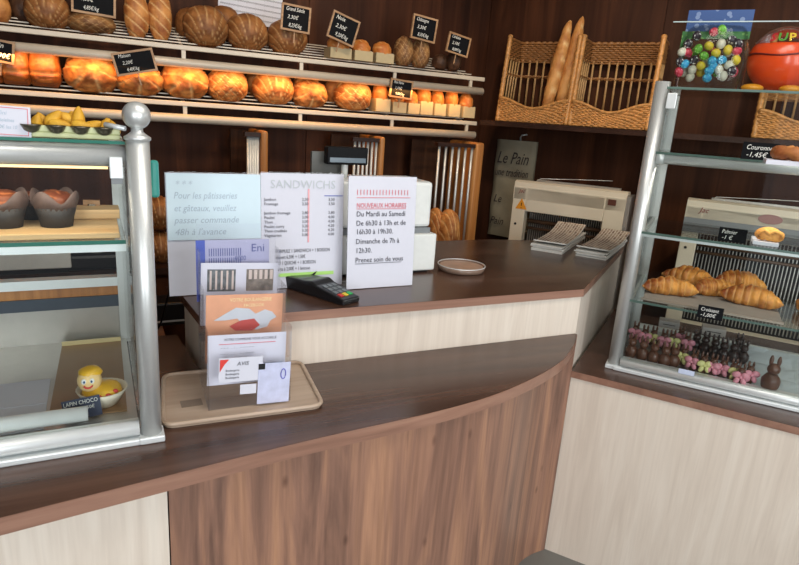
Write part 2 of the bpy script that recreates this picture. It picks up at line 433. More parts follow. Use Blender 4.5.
def score_attr(me, fn):
    a = me.attributes.new('score', 'FLOAT', 'POINT')
    for i, v in enumerate(me.vertices): a.data[i].value = fn(v.co)
def loaf_mesh(name, rx, ry, rz, style, m, seed=0, nu=84, nv=54, pw=.97):
    """style: shell (fan scoring), leaf (cross cuts), bar, plain, burst"""
    mb = MB(); sc = {}
    def cut(d):
        a = math.atan2(d.z, d.x)
        if style == 'shell':
            q = math.atan2(d.x, d.z + 1.15); k = abs(math.sin(q * 15 + .6)); return max(0, 1 - k * 2.6) * (1 if d.y < .6 else 0)
        if style == 'leaf':
            q1 = abs(((d.x * .9 + d.z * .8) * 2.6 + seed) % 1 - .5) * 2; q2 = abs(((d.x * .9 - d.z * .7) * 2.6 + seed) % 1 - .5) * 2
            return max(0, 1 - min(q1, q2) * 7) if d.y < .4 else 0
        if style == 'burst':
            q = abs(math.sin(math.atan2(d.x, d.z - .25) * 3.5 + seed)); return max(0, 1 - q * 3) * min(1, (d.x ** 2 + (d.z - .25) ** 2) * 3)
        if style == 'bar':
            q = abs(((d.z * 2.3 + d.x * .9) + seed) % 1 - .5) * 2; return max(0, 1 - q * 4)
        return 0
    mtop = []
    def f3(a, b):
        d = Vector((math.cos(a) * math.sin(b), math.sin(a) * math.sin(b), math.cos(b)))
        e = Vector((math.copysign(abs(d.x) ** pw, d.x), math.copysign(abs(d.y) ** pw, d.y), math.copysign(abs(d.z) ** pw, d.z)))
        p = Vector((e.x * rx, e.y * ry, e.z * rz))
        c = cut(d)
        p *= 1 + .045 * noise.noise(d * 2.2 + Vector((seed, seed, 0))) + .02 * noise.noise(d * 7 + Vector((seed, 0, 0))) - .05 * c
        if style == 'burst': p *= 1 + .05 * noise.noise(d * 4 + Vector((seed, 3, 0)))
        if p.z < -rz * .86: p.z = -rz * .86 + (p.z + rz * .86) * .3
        v = mb.bm.verts.new(p); sc[v] = c * .75
        return v
    top = f3(0, 0); bot = f3(0, PI)
    rings = [[f3(2 * PI * i / nu, PI * j / nv) for i in range(nu)] for j in range(1, nv)]
    for i in range(nu):
        k = (i + 1) % nu
        fs = [(top, rings[0][i], rings[0][k]), (rings[-1][i], bot, rings[-1][k])] + [(a[i], b[i], b[k], a[k]) for a, b in zip(rings, rings[1:])]
        for f in fs: mb.bm.faces.new(f).smooth = True
    mb.bm.verts.index_update()
    vals = [sc[v] for v in mb.bm.verts]
    bmesh.ops.recalc_face_normals(mb.bm, faces=mb.bm.faces)
    me = bpy.data.meshes.new(name); mb.bm.to_mesh(me); mb.bm.free()
    a = me.attributes.new('score', 'FLOAT', 'POINT')
    for i, v in enumerate(vals): a.data[i].value = v
    me.materials.append(m)
    return me
CB = crust('dark_boule_crust', (112, 68, 34), (162, 108, 60), (206, 164, 112))
CG = crust('golden_boule_crust', (140, 78, 36), (214, 150, 84), (236, 196, 136))
CT = crust('glazed_tin_loaf_crust', (140, 72, 28), (184, 108, 50), (206, 140, 80), .35)
CK = crust('nut_bread_crust', (104, 66, 38), (176, 128, 76), (206, 170, 120))
CD = crust('rye_crust', (60, 38, 26), (96, 64, 42), (130, 100, 70))
CN = crust('small_golden_crust', (176, 98, 40), (218, 140, 66), (240, 196, 130))
def loaf(cx, x0, x1, y0, y1, zr, style, m, label, name='round_loaf', cat='bread', Y=3.2, group=None, seed=None, ryf=None, rot=0):
    """a loaf seen between pixel columns x0..x1 and rows y0..y1, lying on the shelf of rail height zr"""
    px = (x0 + x1) / 2
    p = aty(px, (y0 + y1) / 2, Y); s = depth(p) / FPX
    rx = (x1 - x0) / 2 * s * 1.03; rz = (y1 - y0) / 2 * s * 1.06
    ry = min(ryf or rx, .12)
    me = loaf_mesh(name, rx, ry, rz, style, m, seed if seed is not None else px * .37)
    o = bpy.data.objects.new(name, me); C.objects.link(o)
    zb = slat_z(zr, Y) + .004
    o.location = (p.x, Y, p.z); o.rotation_euler = (0, rot, 0)
    return tag(o, label, cat, group)
U, Lw = 1.90, 1.652
loaf(0, -14, 9, -6, 23, U, 'plain', CG, 'round loaf cut off by the left edge, top bread shelf')
loaf(0, 10, 42, -4, 26, U, 'plain', CD, 'dark brown round loaf on the top shelf, behind a fan-scored loaf', Y=3.3)
loaf(0, 27, 68, -6, 29, U, 'shell', CB, 'large brown fan-scored loaf at the left of the top shelf', Y=3.18)
loaf(0, 69, 113, 13, 34, U, 'leaf', CK, 'flat oval loaf under the leftmost chalkboard on the top shelf', 'oval_loaf', Y=3.18)
loaf(0, 176, 202, 10, 40, U, 'plain', CB, 'dark round loaf half hidden behind the largest fan-scored loaf', Y=3.31)
loaf(0, 184, 227, 8, 47, U, 'shell', CB, 'largest fan-scored brown loaf, right of the two standing long loaves', Y=3.18)
loaf(0, 208, 240, 8, 38, U, 'plain', CB, 'brown loaf at the back under the printed price sheet', Y=3.32)
loaf(0, 227, 267, 16, 51, U, 'shell', CB, 'round fan-scored loaf in front of the printed price sheet', Y=3.2)
loaf(0, 267, 306, 22, 55, U, 'shell', CB, 'round fan-scored loaf with a chalkboard stuck above it', Y=3.2)
for (x0, x1, y0, y1, lab) in ((125, 148, -8, 38, 'left one of two long loaves standing upright on the top shelf'), (149, 171, -8, 41, 'right one of two long loaves standing upright on the top shelf')):
    loaf(0, x0, x1, y0, y1, U, 'bar', CG, lab, 'long_loaf', Y=3.18, ryf=.045)
# paper-cased small loaves
PAPC = mat('cream_baking_paper', (184, 166, 128), .7)
def cased(x0, x1, y0, y1, zr, label, group=None, m=None, Y=3.15):
    p = aty((x0 + x1) / 2, y1, Y); s = depth(p) / FPX; w = (x1 - x0) * s; h = (y1 - y0) * s
    zb = slat_z(zr, Y - .02) + .008
    t = thing('small_loaf', label, 'bread', (p.x, Y, zb), 0, group)
    me = loaf_mesh('crumb_top', w * .48, .055, h * .42, 'burst', m or CN, x0 * .31, 30, 20); me.transform(Matrix.Translation((0, 0, h * .52)))
    o = bpy.data.objects.new('crust', me); C.objects.link(o); o.parent = t
    c = MB(); hw = w * .47; hh = h * .42
    for (a, b2) in (((-hw, -.05), (hw, -.05)), ((hw, -.05), (hw, .05)), ((hw, .05), (-hw, .05)), ((-hw, .05), (-hw, -.05))):
        c.slab(a, b2, .003, 0, hh)
    c.box((-hw, -.05, 0), (hw, .05, .003))
    obj('paper_case', c, PAPC, t, world=False)
cased(326, 349, 38, 61, U, 'small loaf in a paper case under the tilted chalkboard, top shelf')
cased(350, 370, 40, 62, U, 'small loaf in a paper case, middle of three on the top shelf')
cased(371, 391, 41, 63, U, 'small loaf in a paper case, right of three on the top shelf')
loaf(0, 394, 413, 38, 66, U, 'leaf', CK, 'knobbly nut loaf on the top shelf, left of its twin', 'nut_loaf', Y=3.16, ryf=.06)
loaf(0, 411, 429, 40, 68, U, 'leaf', CK, 'knobbly nut loaf on the top shelf, right of its twin', 'nut_loaf', Y=3.14, ryf=.06)
loaf(0, 432, 448, 55, 70, U, 'plain', CD, 'small dark rye bread at the right end of the top shelf', 'rye_bread', Y=3.2, ryf=.05)
loaf(0, 446, 461, 52, 71, U, 'plain', CD, 'small brown rye bread, last one on the top shelf', 'rye_bread', Y=3.15, ryf=.05)
# lower shelf
def tin(x0, x1, y0, y1, label):
    p = aty((x0 + x1) / 2, y1, 3.16); s = depth(p) / FPX; w = (x1 - x0) * s; h = (y1 - y0) * s
    me = loaf_mesh('tin_loaf', w / 2, .1, h / 2, 'plain', CT, x0, pw=.55)
    for v in me.vertices:   # square lower body, two risen lumps, a waist line
        z = v.co.z / h
        if z < .1: v.co.x *= 1.06; v.co.y *= 1.05
        if abs(z + .16) < .05: v.co.x *= .95; v.co.y *= .95
        v.co.z += .006 * math.sin(v.co.y * 60)
    at = me.attributes['score']
    for i, v in enumerate(me.vertices): at.data[i].value = max(0, 1 - abs(v.co.z / h + .15) * 14) * .8
    o = bpy.data.objects.new('tin_loaf', me); C.objects.link(o); o.location = (p.x, 3.18, slat_z(Lw, 3.18) + h * .44)
    tag(o, label, 'bread')
tin(-24, 3, 50, 86, 'glazed tin loaf cut off by the left edge of the lower shelf')
tin(5, 31, 49, 87, 'glossy orange tin loaf at the left end of the lower shelf')
tin(33, 60, 50, 88, 'glossy orange tin loaf next to the first large golden loaf')
for i, (x0, x1, y0, y1, st, lab) in enumerate(((67, 116, 55, 93, 'burst', 'largest golden round loaf on the lower shelf, right of the tin loaves'),
    (117, 162, 64, 96, 'burst', 'golden round loaf behind the tilted chalkboard on the lower shelf'),
    (162, 207, 63, 99, 'burst', 'golden round loaf with a ragged dark burst, lower shelf'),
    (207, 247, 69, 102, 'leaf', 'golden round loaf with a pale dusted top, lower shelf'),
    (253, 293, 72, 105, 'shell', 'bright golden fan-scored loaf in the middle of the lower shelf'),
    (291, 327, 81, 108, 'burst', 'smallest golden round loaf in front of a hidden loaf, lower shelf'),
    (334, 371, 81, 111, 'leaf', 'cross-scored golden loaf next to the paper-cased rolls'))):
    loaf(0, x0, x1, y0, y1, Lw, st, CG, lab, Y=3.18)
loaf(0, 292, 320, 76, 100, Lw, 'plain', CG, 'golden loaf peeping out behind the smallest round loaf', Y=3.31)
loaf(0, 324, 345, 80, 104, Lw, 'plain', CG, 'golden loaf half hidden behind the cross-scored loaf', Y=3.31)
loaf(0, 246, 262, 70, 98, Lw, 'plain', CB, 'shaded loaf behind the gap left of the bright fan-scored loaf', Y=3.32)
rolls = ['first paper-cased roll from the left on the lower shelf', 'paper-cased roll left below the dark price board on the lower shelf', 'paper-cased roll under the dark price board on the lower shelf',
         'tall glowing paper-cased roll right of the price board, lower shelf', 'paper-cased roll, third from the right end of the lower shelf', 'paper-cased roll, second from the right end of the lower shelf', 'last paper-cased roll at the right end of the lower shelf']
for (x0, x1, y0, y1), lab in zip(((371, 387, 84, 113), (388, 403, 90, 114), (403, 416, 91, 115), (415, 429, 86, 116), (429, 442, 90, 117), (443, 456, 90, 118), (457, 471, 93, 118)), rolls):
    cased(x0, x1, y0, y1, Lw, lab, 'paper-cased rolls on the lower shelf')

# ------------------------------------------------------------------ chalkboard price tags
def board(px0, px1, py0, py1, Y, roll, lines, label, frame=True, z_lines=None):
    p = aty((px0 + px1) / 2, (py0 + py1) / 2, Y); s = depth(p) / FPX; w = (px1 - px0) * s; h = (py1 - py0) * s
    t = thing('chalkboard_price_tag' if frame else 'price_tag', label, 'price tag', (p.x, Y, p.z - h / 2), (0, roll, 0))
    fr = .009 if frame else 0
    obj('slate', MB().box((-w / 2 + fr * .5, -.003, fr * .5), (w / 2 - fr * .5, .003, h - fr * .5)), SLATE, t, world=False)
    if frame:
        b = MB()
        for lo, hi in (((-w / 2, -.006, 0), (w / 2, .005, fr)), ((-w / 2, -.006, h - fr), (w / 2, .005, h)), ((-w / 2, -.006, fr), (-w / 2 + fr, .005, h - fr)), ((w / 2 - fr, -.006, fr), (w / 2, .005, h - fr))): b.box(lo, hi)
        obj('frame', b, FRAME, t, world=False)
        obj('pick', MB().box((-.003, .004, -.05), (.003, .007, .01)), FRAME, t, world=False)
    n = len(lines); L = []
    for i, s_ in enumerate(lines):
        sz = h * (.62 / n) * (1.0 if n > 1 else .6)
        L.append((s_, sz, -w * .36 + w * .06 * i, h * (1 - (i + .82) / (n + .35)) , -.0045, .25, .72 if len(s_) > 7 else .9, 'LEFT'))
    join_text(L, CHALK, t, 'chalk_writing')
    return t
board(73, 113, -12, 14, 3.1, .05, ['Pain', '1,55€', '4,85€/kg'], 'chalkboard price tag cut by the top edge over the flat oval loaf')
board(280, 310, 6, 31, 3.07, .06, ['Grand Siècle', '3,30€', '8,25€/kg'], 'chalkboard price tag over the last fan-scored loaf, top shelf')
board(325, 355, 15, 41, 3.06, .28, ['Noix', '2,30€', '9,20€/kg'], 'tilted chalkboard price tag over the three paper-cased loaves')
board(409, 437, 17, 40, 3.06, .10, ['Châtaigne', '3,30€', '8,30€/kg'], 'chalkboard price tag above the knobbly nut loaves')
board(444, 470, 35, 54, 3.06, .16, ['Céréales', '2,10€', '8,00€/kg'], 'chalkboard price tag above the small rye breads, rightmost on the top shelf')
board(-12, 11, 40, 62, 3.06, .12, ['Pain', '2,90€'], 'chalkboard price tag cut by the left edge over the tin loaves')
board(118, 157, 51, 73, 3.04, -.24, ['Maison', '2,20€', '4,40€/kg'], 'chalkboard price tag tilted to the left over a golden round loaf')
board(388, 413, 80, 98, 3.06, .07, ['Pain Noix', '1,10€', '9,00€/kg'], 'chalkboard price tag in front of the paper-cased rolls')

# printed sheet on the wall
p = aty(250, 3, WY - .006); t = thing('printed_wall_sheet', 'white sheet with a printed table pinned to the wall above the loaves', 'paper', (p.x, WY - .006, p.z - .10), (0, .05, 0))
obj('sheet', MB().box((-.165, 0, 0), (.165, .001, .22)), PAPER, t, world=False)
join_text([('|'.join(['mmmm'] * 7), .016, -.155, .02 + .026 * i, -.001, 0, .85, 'LEFT') for i in range(7)], INK, t)

# ------------------------------------------------------------------ wall shelf and wicker baskets
BS0 = Vector((2.044, 3.10))     # front left corner of the shelf on the angled wall
def BP(t_, s_=0): p = BS0 + RDV * t_ + SDV * s_; return (p.x, p.y)
ws = tag(obj('wall_shelf', MB().prism([BP(0, 0), BP(4.2, 0), BP(4.2, .355), BP(0, .355)], 1.636, 1.664), SHELFD), 'dark wood wall shelf carrying the wicker bread baskets', 'shelf')
def basket(name, label, loc, W=.58, H=.47, D=.28, sh=.0):
    t = thing(name, label, 'basket', loc, math.atan2(RDV.y, RDV.x))
    bz = .125
    # front: woven wall with a dipping rim
    def rim(u): return bz - .052 * math.sin(PI * u) ** 2 * (1 if .0 < u < 1 else 0)
    b = MB(); rows = 12; N = 44
    for r in range(rows):
        pts = []
        for k in range(N + 1):
            u = k / N; z = .006 + (rim(u) - .01) * r / (rows - 1)
            pts.append((-W / 2 + W * u, -.0 + .004 * math.sin(k * PI / 2 + r * PI), z))
        b.tube(pts, .0058, 5)
    b.tube([(-W / 2 + W * k / N, -.003, rim(k / N) + .006) for k in range(N + 1)], .009, 6)
    obj('woven_front', b, WICK, t, world=False)
    # sides and back lower weave
    b = MB()
    for r in range(7):
        z = .006 + .0115 * r
        for sx in (-1, 1): b.tube([(sx * W / 2, D * k / 14, z) if False else (sx * W / 2 + .004 * math.sin(k * PI / 2 + r * PI), D * k / 14, z) for k in range(15)], .0058, 5)
        b.tube([(-W / 2 + W * k / N, D + .004 * math.sin(k * PI / 2 + r * PI), z) for k in range(N + 1)], .0058, 5)
    b.box((-W / 2, 0, 0), (W / 2, D, .006))
    obj('woven_base', b, WICKD, t, world=False)
    # upper band, back and sides
    b = MB(); zt = H - .115
    for r in range(9):
        z = zt + .0115 * r
        f = z / H * sh
        b.tube([(-W / 2 + f + W * k / N, D + .004 * math.sin(k * PI / 2 + r * PI), z) for k in range(N + 1)], .0058, 5)
        for sx in (-1, 1): b.tube([(sx * W / 2 + f + .004 * math.sin(k * PI / 2 + r * PI), .08 + (D - .08) * k / 12, z) for k in range(13)], .0058, 5)
    f = sh
    b.tube([(-W / 2 + f + W * k / N, D + .003 * math.sin(k * 1.6), H - .008 + .003 * math.cos(k * 1.6)) for k in range(N + 1)], .009, 6)
    for sx in (-1, 1): b.tube([(sx * W / 2 + f, .06 + (D - .06) * k / 12, H - .008) for k in range(13)], .009, 6)
    obj('woven_top_band', b, WICKD, t, world=False)
    b = MB()
    for q in (0, 1):
        b.tube([(-W / 2 + sh * .55 + W * k / N, D + .006 * math.sin(k * 1.1 + q * PI), .27 + .006 * math.cos(k * 1.1 + q * PI)) for k in range(N + 1)], .005, 5)
        for sx in (-1, 1): b.tube([(sx * W / 2 + sh * .55, .03 + (D - .03) * k / 14, .27 + .006 * math.cos(k * 1.1 + q * PI)) for k in range(15)], .005, 5)
    obj('twisted_rail', b, WICKD, t, world=False)
    n = 9
    for i in range(n):
        u = (i + .5) / n; x = -W / 2 + W * u
        obj('spindle', MB().tube([(x + sh * .2, D, .08), (x + sh * .8, D, zt + .01)], .0065, 6), WICKT, t, world=False)
    for sx in (-1, 1):
        for i in range(5):
            y = .07 + (D - .09) * i / 4.0; x = sx * W / 2
            obj('spindle', MB().tube([(x + sh * .2, y - .03, .10), (x + sh * .8, y + .01, zt + .01)], .0055, 6), WICKT, t, world=False)
    for sx in (-1, 1):
        x = sx * W / 2
        P0 = Vector((x, -.004, .0)); P1 = Vector((x + sh, .07, H))
        b = MB(); pts = [P0.lerp(P1, k / 30) for k in range(31)]
        b.tube(pts, [.0125 + .0022 * (k % 2) for k in range(31)], 8)
        b.ell(P1, (.016, .016, .014), 8, 6)
        obj('corner_post', b, WICK, t, world=False)
    return t
B1 = basket('wicker_basket', 'tall open wicker basket with two baguettes standing in it', (*BP(.298, .03), 1.665), .40)
B2 = basket('wicker_basket', 'empty tall wicker basket beside the baguette basket, behind the post of the right case', (*BP(.722, .03), 1.665), .405)
dup(B2, (*BP(1.62, .03), 1.665), math.atan2(RDV.y, RDV.x), 'wicker basket seen through the glass above the cream pastry tag at the right')
def bpl(px, py, s_):
    d = ray(px, py); p0 = BS0 + SDV * s_; k = (p0 - Vector((CP.x, CP.y))).dot(SDV) / Vector((d.x, d.y)).dot(SDV); return CP + d * k
# baguettes
CBG = crust('baguette_crust', (176, 112, 56), (214, 156, 90), (238, 200, 140))
for (a, c, Y0, lab, sd) in (((544, 118), (570, 20), (.10, .15), 'left baguette standing in the wicker basket', 1), ((557, 120), (582, 17), (.13, .20), 'right baguette standing in the wicker basket, tip higher', 5)):
    P0 = bpl(a[0], a[1] - 6, Y0[0]); P1 = bpl(c[0], c[1], Y0[1]); P0.z = 1.685
    L = (P1 - P0).length
    me = loaf_mesh('baguette', .040, .040, L / 2, 'bar', CBG, sd, 24, 60)
    at = me.attributes['score']
    for i, v in enumerate(me.vertices):
        q = abs(((v.co.z / .085 + v.co.x * 12) + sd * .2) % 1 - .5) * 2
        s_ = max(0, 1 - q * 2.2) * (1 if v.co.y < .01 else 0); at.data[i].value = s_ * .8
        v.co.x *= 1 - .14 * (1 - q); v.co.y *= 1 - .10 * (1 - q)
    o = bpy.data.objects.new('baguette', me); C.objects.link(o); o.location = (P0 + P1) / 2
    o.rotation_euler = (P1 - P0).to_track_quat('Z', 'Y').to_euler(); tag(o, lab, 'bread')

# ------------------------------------------------------------------ baguette racks behind the counter (wood with steel bars)
def bar_rack(px0, px1, pw, py, nb, label, Y=3.0):
    a = aty(px0, py, Y); c = aty(px1, py, Y); w = aty(pw, py, Y)
    t = thing('baguette_rack', label, 'rack', ((a.x + c.x) / 2, Y, .9)); H = c.z
    b = MB(); b.box((w.x, Y - .012, .9), (c.x, Y + .30, H))
    obj('side_board', b, OAK, t, 'honey coloured wooden side board', bevel=.012)
    obj('back_board', MB().box((a.x - .02, Y + .30, .9), (c.x, Y + .32, H - .01)), wood('brown_rack_board', ((52, 32, 20), (64, 40, 26), (76, 50, 32)), 16, .6, 'Z', .15), t)
    obj('base_board', MB().box((a.x - .01, Y, .9), (w.x, Y + .3, .92)), OAK, t)
    for i in range(nb):
        x = a.x + .010 + (w.x - a.x - .02) * i / (nb - 1)
        obj('bar', MB().tube([(x, Y + .02, .91), (x, Y + .02, H - .03)], .0075, 8), ALU, t)
    obj('top_rail', MB().box((a.x - .01, Y + .0, H - .03), (w.x, Y + .04, H - .01)), SHELFD, t)
bar_rack(247, 268, 261, 131, 5, 'wooden baguette rack with steel bars behind the handwritten sign')
bar_rack(355, 385, 380, 137, 6, 'wooden baguette rack with steel bars behind the till display')
bar_rack(440, 484, 476, 143, 6, 'largest wooden baguette rack with steel bars beside the hanging paper bag')
# loaves on the back counter
def back_loaf(x0, x1, y0, y1, Y, zb, label, rz=None):
    p = aty((x0 + x1) / 2, (y0 + y1) / 2, Y); s = depth(p) / FPX
    h = (y1 - y0) / 2 * s
    me = loaf_mesh('large_loaf', (x1 - x0) / 2 * s, .09, h, 'shell', CG, x0)
    o = bpy.data.objects.new('large_loaf', me); C.objects.link(o); o.location = (p.x, Y, zb + h * .8); tag(o, label, 'bread')
back_loaf(427, 443, 202, 252, 2.99, .9, 'golden loaf standing behind the till, left of its twin')
back_loaf(438, 459, 200, 252, 2.9 + .01, .9, 'larger golden loaf standing behind the till beside the steel bars')
for (x0, x1, y0, y1, Y, lab) in ((148, 176, 238, 272, 3.0, 'dark round loaf on the back counter, left of the handwritten sign'), (146, 172, 208, 242, 3.1, 'upper dark loaf stacked on another left of the handwritten sign')):
    p = aty((x0 + x1) / 2, (y0 + y1) / 2, Y); s = depth(p) / FPX; h = (y1 - y0) / 2 * s
    me = loaf_mesh('large_loaf', (x1 - x0) / 2 * s, .1, h, 'shell', CB, x0)
    o = bpy.data.objects.new('large_loaf', me); C.objects.link(o); o.location = (p.x, 3.06, .9 + h * .8 + (0 if y0 > 220 else .165)); tag(o, lab, 'bread')
# black cash box on the bench + cable
p = aty(167, 312, 2.75); t = thing('black_box', 'small black box with a chrome trim on the bench left of the signs', 'box', (p.x, 2.75, .69))
obj('case', MB().box((-.07, -.06, 0), (.07, .08, .105)), BLACK, t, bevel=.008, world=False)
obj('trim', MB().box((-.072, -.062, .018), (.072, -.06, .026)), ALU, t, world=False)
tag(obj('power_cable', MB().tube([(.20, 2.05, 1.06), (.19, 2.10, 1.0), (.17, 2.14, .9), (.12, 2.16, .8), (.10, 2.2, .70), (.05, 2.3, .696), (.0, 2.5, .696)], .0035, 6), BLACK), 'thin black cable hanging behind the left end of the raised counter', 'cable')

# ------------------------------------------------------------------ hanging paper bag
p0 = bpl(499, 139, .33); p1 = bpl(537, 144, .33)
t = thing('paper_bread_bag', 'grey-beige paper bag printed Le Pain hanging under the wall shelf', 'bag', ((p0.x + p1.x) / 2, (p0.y + p1.y) / 2, .9), math.atan2(RDV.y, RDV.x))
w = (p1 - p0).length; zt = p0.z
b = MB(); N = 10
for s_, y in ((0, -.02), (1, .01)):
    pass
rows = [(-w / 2 - .0, .0), (-w / 2 - .0, zt - .9)]
vs = []
BAG = mat('beige_kraft_paper', (132, 124, 104), .75, 0, .08, 14, .1)
W0, W1 = w * .52, w * .50
pts = []
for j in range(13):
    z = (zt - .9) * (.06 + .94 * j / 12); row = []
    for i in range(9):
        u = i / 8 * 2 - 1
        row.append(Vector((u * W0, -.012 - .02 * (1 - u * u) + .006 * math.sin(j * 1.3 + i), z)))
    pts.append(row)
for j in range(12):
    for i in range(8):
        f = b.face([pts[j][i], pts[j][i + 1], pts[j + 1][i + 1], pts[j + 1][i]]); f.smooth = True
for j in range(12):
    for i in range(8):
        q = [pts[j][i], pts[j + 1][i], pts[j + 1][i + 1], pts[j][i + 1]]; b.face([Vector((v.x, .012, v.z)) for v in q])
for i in (0, 8):
    for j in range(12):
        a, c = pts[j][i], pts[j + 1][i]; b.face([a, c, Vector((c.x, .012, c.z)), Vector((a.x, .012, a.z))])
bmesh.ops.remove_doubles(b.bm, verts=b.bm.verts, dist=.0005)
obj('bag', b, BAG, t, world=False)
BRI = mat('dark_brown_ink', (40, 30, 30), .7)
join_text([('Le Pain', .105, -w * .44, (zt - .9) * .78, -.045, .3, .68, 'LEFT'), ('une tradition', .07, -w * .46, (zt - .9) * .66, -.045, .3, .60, 'LEFT'), ('Le', .07, -w * .42, (zt - .9) * .40, -.045, .3, .8, 'LEFT'), ('Pain', .07, -w * .46, (zt - .9) * .18, -.045, .3, .8, 'LEFT')], BRI, t)
obj('hook', MB().tube([(.02, .0, zt - .9 - .01), (.02, -.015, zt - .9 + .02), (.03, -.02, zt - .9 + .035), (.06, -.01, zt - .9 + .04)], .005, 6), ALU, t, world=False)

# ------------------------------------------------------------------ bread slicers
def slicer(corner, label, w, top, zb, band=False):
    ang = math.atan2(Rd.y, Rd.x)
    t = thing('bread_slicer', label, 'bread slicer', (corner[0], corner[1], 0), ang)   # local x along the front, local +y away
    H = top
    f = MB(); ow0, ow1, oz0, oz1 = .075, w - .105, H - .62 + .0, H - .165
    def front(z): return .045 * (z - (H - .6)) / .6
    # front frame around the blade opening, leaning back slightly
    mt = Matrix.Identity(4)
    f.box((0, 0, zb), (ow0, .06, H - .03)); f.box((ow1, 0, zb), (w, .06, H - .03)); f.box((ow0, 0, oz1), (ow1, .06, H - .03)); f.box((ow0, 0, zb), (ow1, .06, oz0))
    obj('front_panel', f, CREAMP, t, world=False, bevel=.004)
    bd = MB(); bd.box((0, .06, zb), (.02, .52, H - .33)); bd.box((w - .02, .06, zb), (w, .50, H - .33)); bd.box((.02, .48, zb), (w - .02, .50, H - .33)); bd.box((0, .06, H - .33), (.02, .16, H - .09)); bd.box((w - .02, .06, H - .33), (w, .16, H - .09))
    obj('housing', bd, CREAMP, t, world=False)
    obj('side_trim', MB().box((w, -.002, zb), (w + .02, .14, H - .02)), STEEL, t, world=False)
    c = MB(); prof = [(0, H - .04), (.006, H - .008), (.03, H), (.08, H - .002), (.52, H - .30), (.52, H - .34), (.0, H - .10)]
    a = c._v([(0, y, z) for y, z in prof]); d = c._v([(w, y, z) for y, z in prof]); c.bm.faces.new(a); c.bm.faces.new(d[::-1])
    for i in range(7): c.bm.faces.new((a[i], d[i], d[(i + 1) % 7], a[(i + 1) % 7]))
    obj('cover', c, CREAMP, t, world=False)
    obj('blade_bay', MB().box((ow0 - .01, .14, zb), (ow1 + .01, .15, H - .12)), DARK, t, world=False)
    bl = MB(); n = 34
    for i in range(n):
        x = ow0 + .008 + (ow1 - ow0 - .016) * i / (n - 1)
        bl.box((x - .0022, .09, oz0), (x + .0022, .105, H - .12))
    obj('blades', bl, STEEL, t, world=False)
    br = MB(); br.tube([(ow0, .075, oz1 - .06), (ow1, .075, oz1 - .06)], .012, 8); br.tube([(ow0, .075, oz1 - .10), (ow1, .075, oz1 - .10)], .008, 8)
    obj('blade_bar', br, mat('brown_bar', (90, 66, 48), .5), t, world=False)
    for x, z in ((.03, H - .24), (w - .04, H - .24)):
        obj('screw', MB().tube([(x, .001, z), (x, -.003, z)], .007, 8), DARK, t, world=False)
    lid = MB(); lid.tube([(.10, .06, H - .002), (.12, .08, H + .014), (w * .5, .10, H + .028), (w - .10, .10, H + .042)], .0022, 6); lid.box((.10, .085, H - .02), (w - .05, .105, H + .008))
    obj('crumb_lid', lid, STEEL, t, world=False)
    obj('foot', MB().box((.03, .03, 0), (w - .03, .5, zb)), DARK, t, world=False)
    return t, H, w
slP = atz(507.5, 236, 1.10)
s1, H1, w1_ = slicer((2.077, 2.74), 'cream bread slicer behind the two newspaper stacks', .60, 1.355, .30)
# badge, warning triangle
join_text([('Jac', .03, .03, H1 - .065, -.002, .35, 1, 'LEFT'), ('slicer', .016, .085, H1 - .065, -.002, .2, 1, 'LEFT')][:1], mat('maroon_ink', (130, 40, 40), .5), s1, 'badge')
b = MB(); b.bm.faces.new(b._v([(.02, -.002, H1 - .155), (.085, -.002, H1 - .155), (.0525, -.002, H1 - .095)]))
r = bmesh.ops.extrude_face_region(b.bm, geom=list(b.bm.faces)); bmesh.ops.translate(b.bm, vec=(0, .0015, 0), verts=[v for v in r['geom'] if isinstance(v, bmesh.types.BMVert)])
wt = obj('warning_triangle', b, mat('warning_orange', (214, 140, 30), .5), s1, world=False)
join_text([('!', .045, .047, H1 - .15, -.003, 0, 1, 'LEFT')], BLACK, s1, 'warning_mark')
obj('emblem', MB().box((w1_ - .09, -.002, H1 - .075), (w1_ - .05, 0, H1 - .045)), mat('dark_brown_emblem', (84, 44, 30), .5), s1, world=False)
s2, H2, w2_ = slicer((2.077 + RDV.x * .88, 2.74 + RDV.y * .88), 'second cream bread slicer seen through the right glass case', .72, 1.36, .30)
join_text([('Jac', .035, .06, H2 - .06, -.002, .35, 1, 'LEFT')], MC['maroon_ink'], s2, 'badge')
obj('control_band', MB().box((.0, -.006, H2 - .16), (w2_, -.001, H2 - .09)), GREY, s2, 'grey band', world=False)
obj('oval_plate', MB().tube([(w2_ * .52, -.001, H2 - .055), (w2_ * .52, -.005, H2 - .055)], .028, 16).bm and MB().lathe([(.05, 0), (.05, .003)], (0, 0, 0), 20, 1, .45), mat('maroon_plate', (150, 110, 104), .5), s2, world=False)
for c in kids(s2):
    if c.name.startswith('oval_plate'): c.data.transform(Matrix.Translation((w2_ * .5, -.001, H2 - .055)) @ Matrix.Rotation(PI / 2, 4, 'X'))
# steel upright between slicers
a = Vector((2.468, 2.20, 1.62))
t = thing('steel_rack_upright', 'narrow steel upright standing at the right end of the first slicer', 'upright', (a.x, a.y, 0), math.atan2(RDV.y, RDV.x))
obj('profile', MB().box((.0, 0, 0), (.02, .03, a.z)), STEEL, t, world=False)
obj('panel', MB().box((.02, .008, 0), (.09, .022, a.z - .01)), mat('dark_grey_panel', (74, 74, 76), .5), t, world=False)

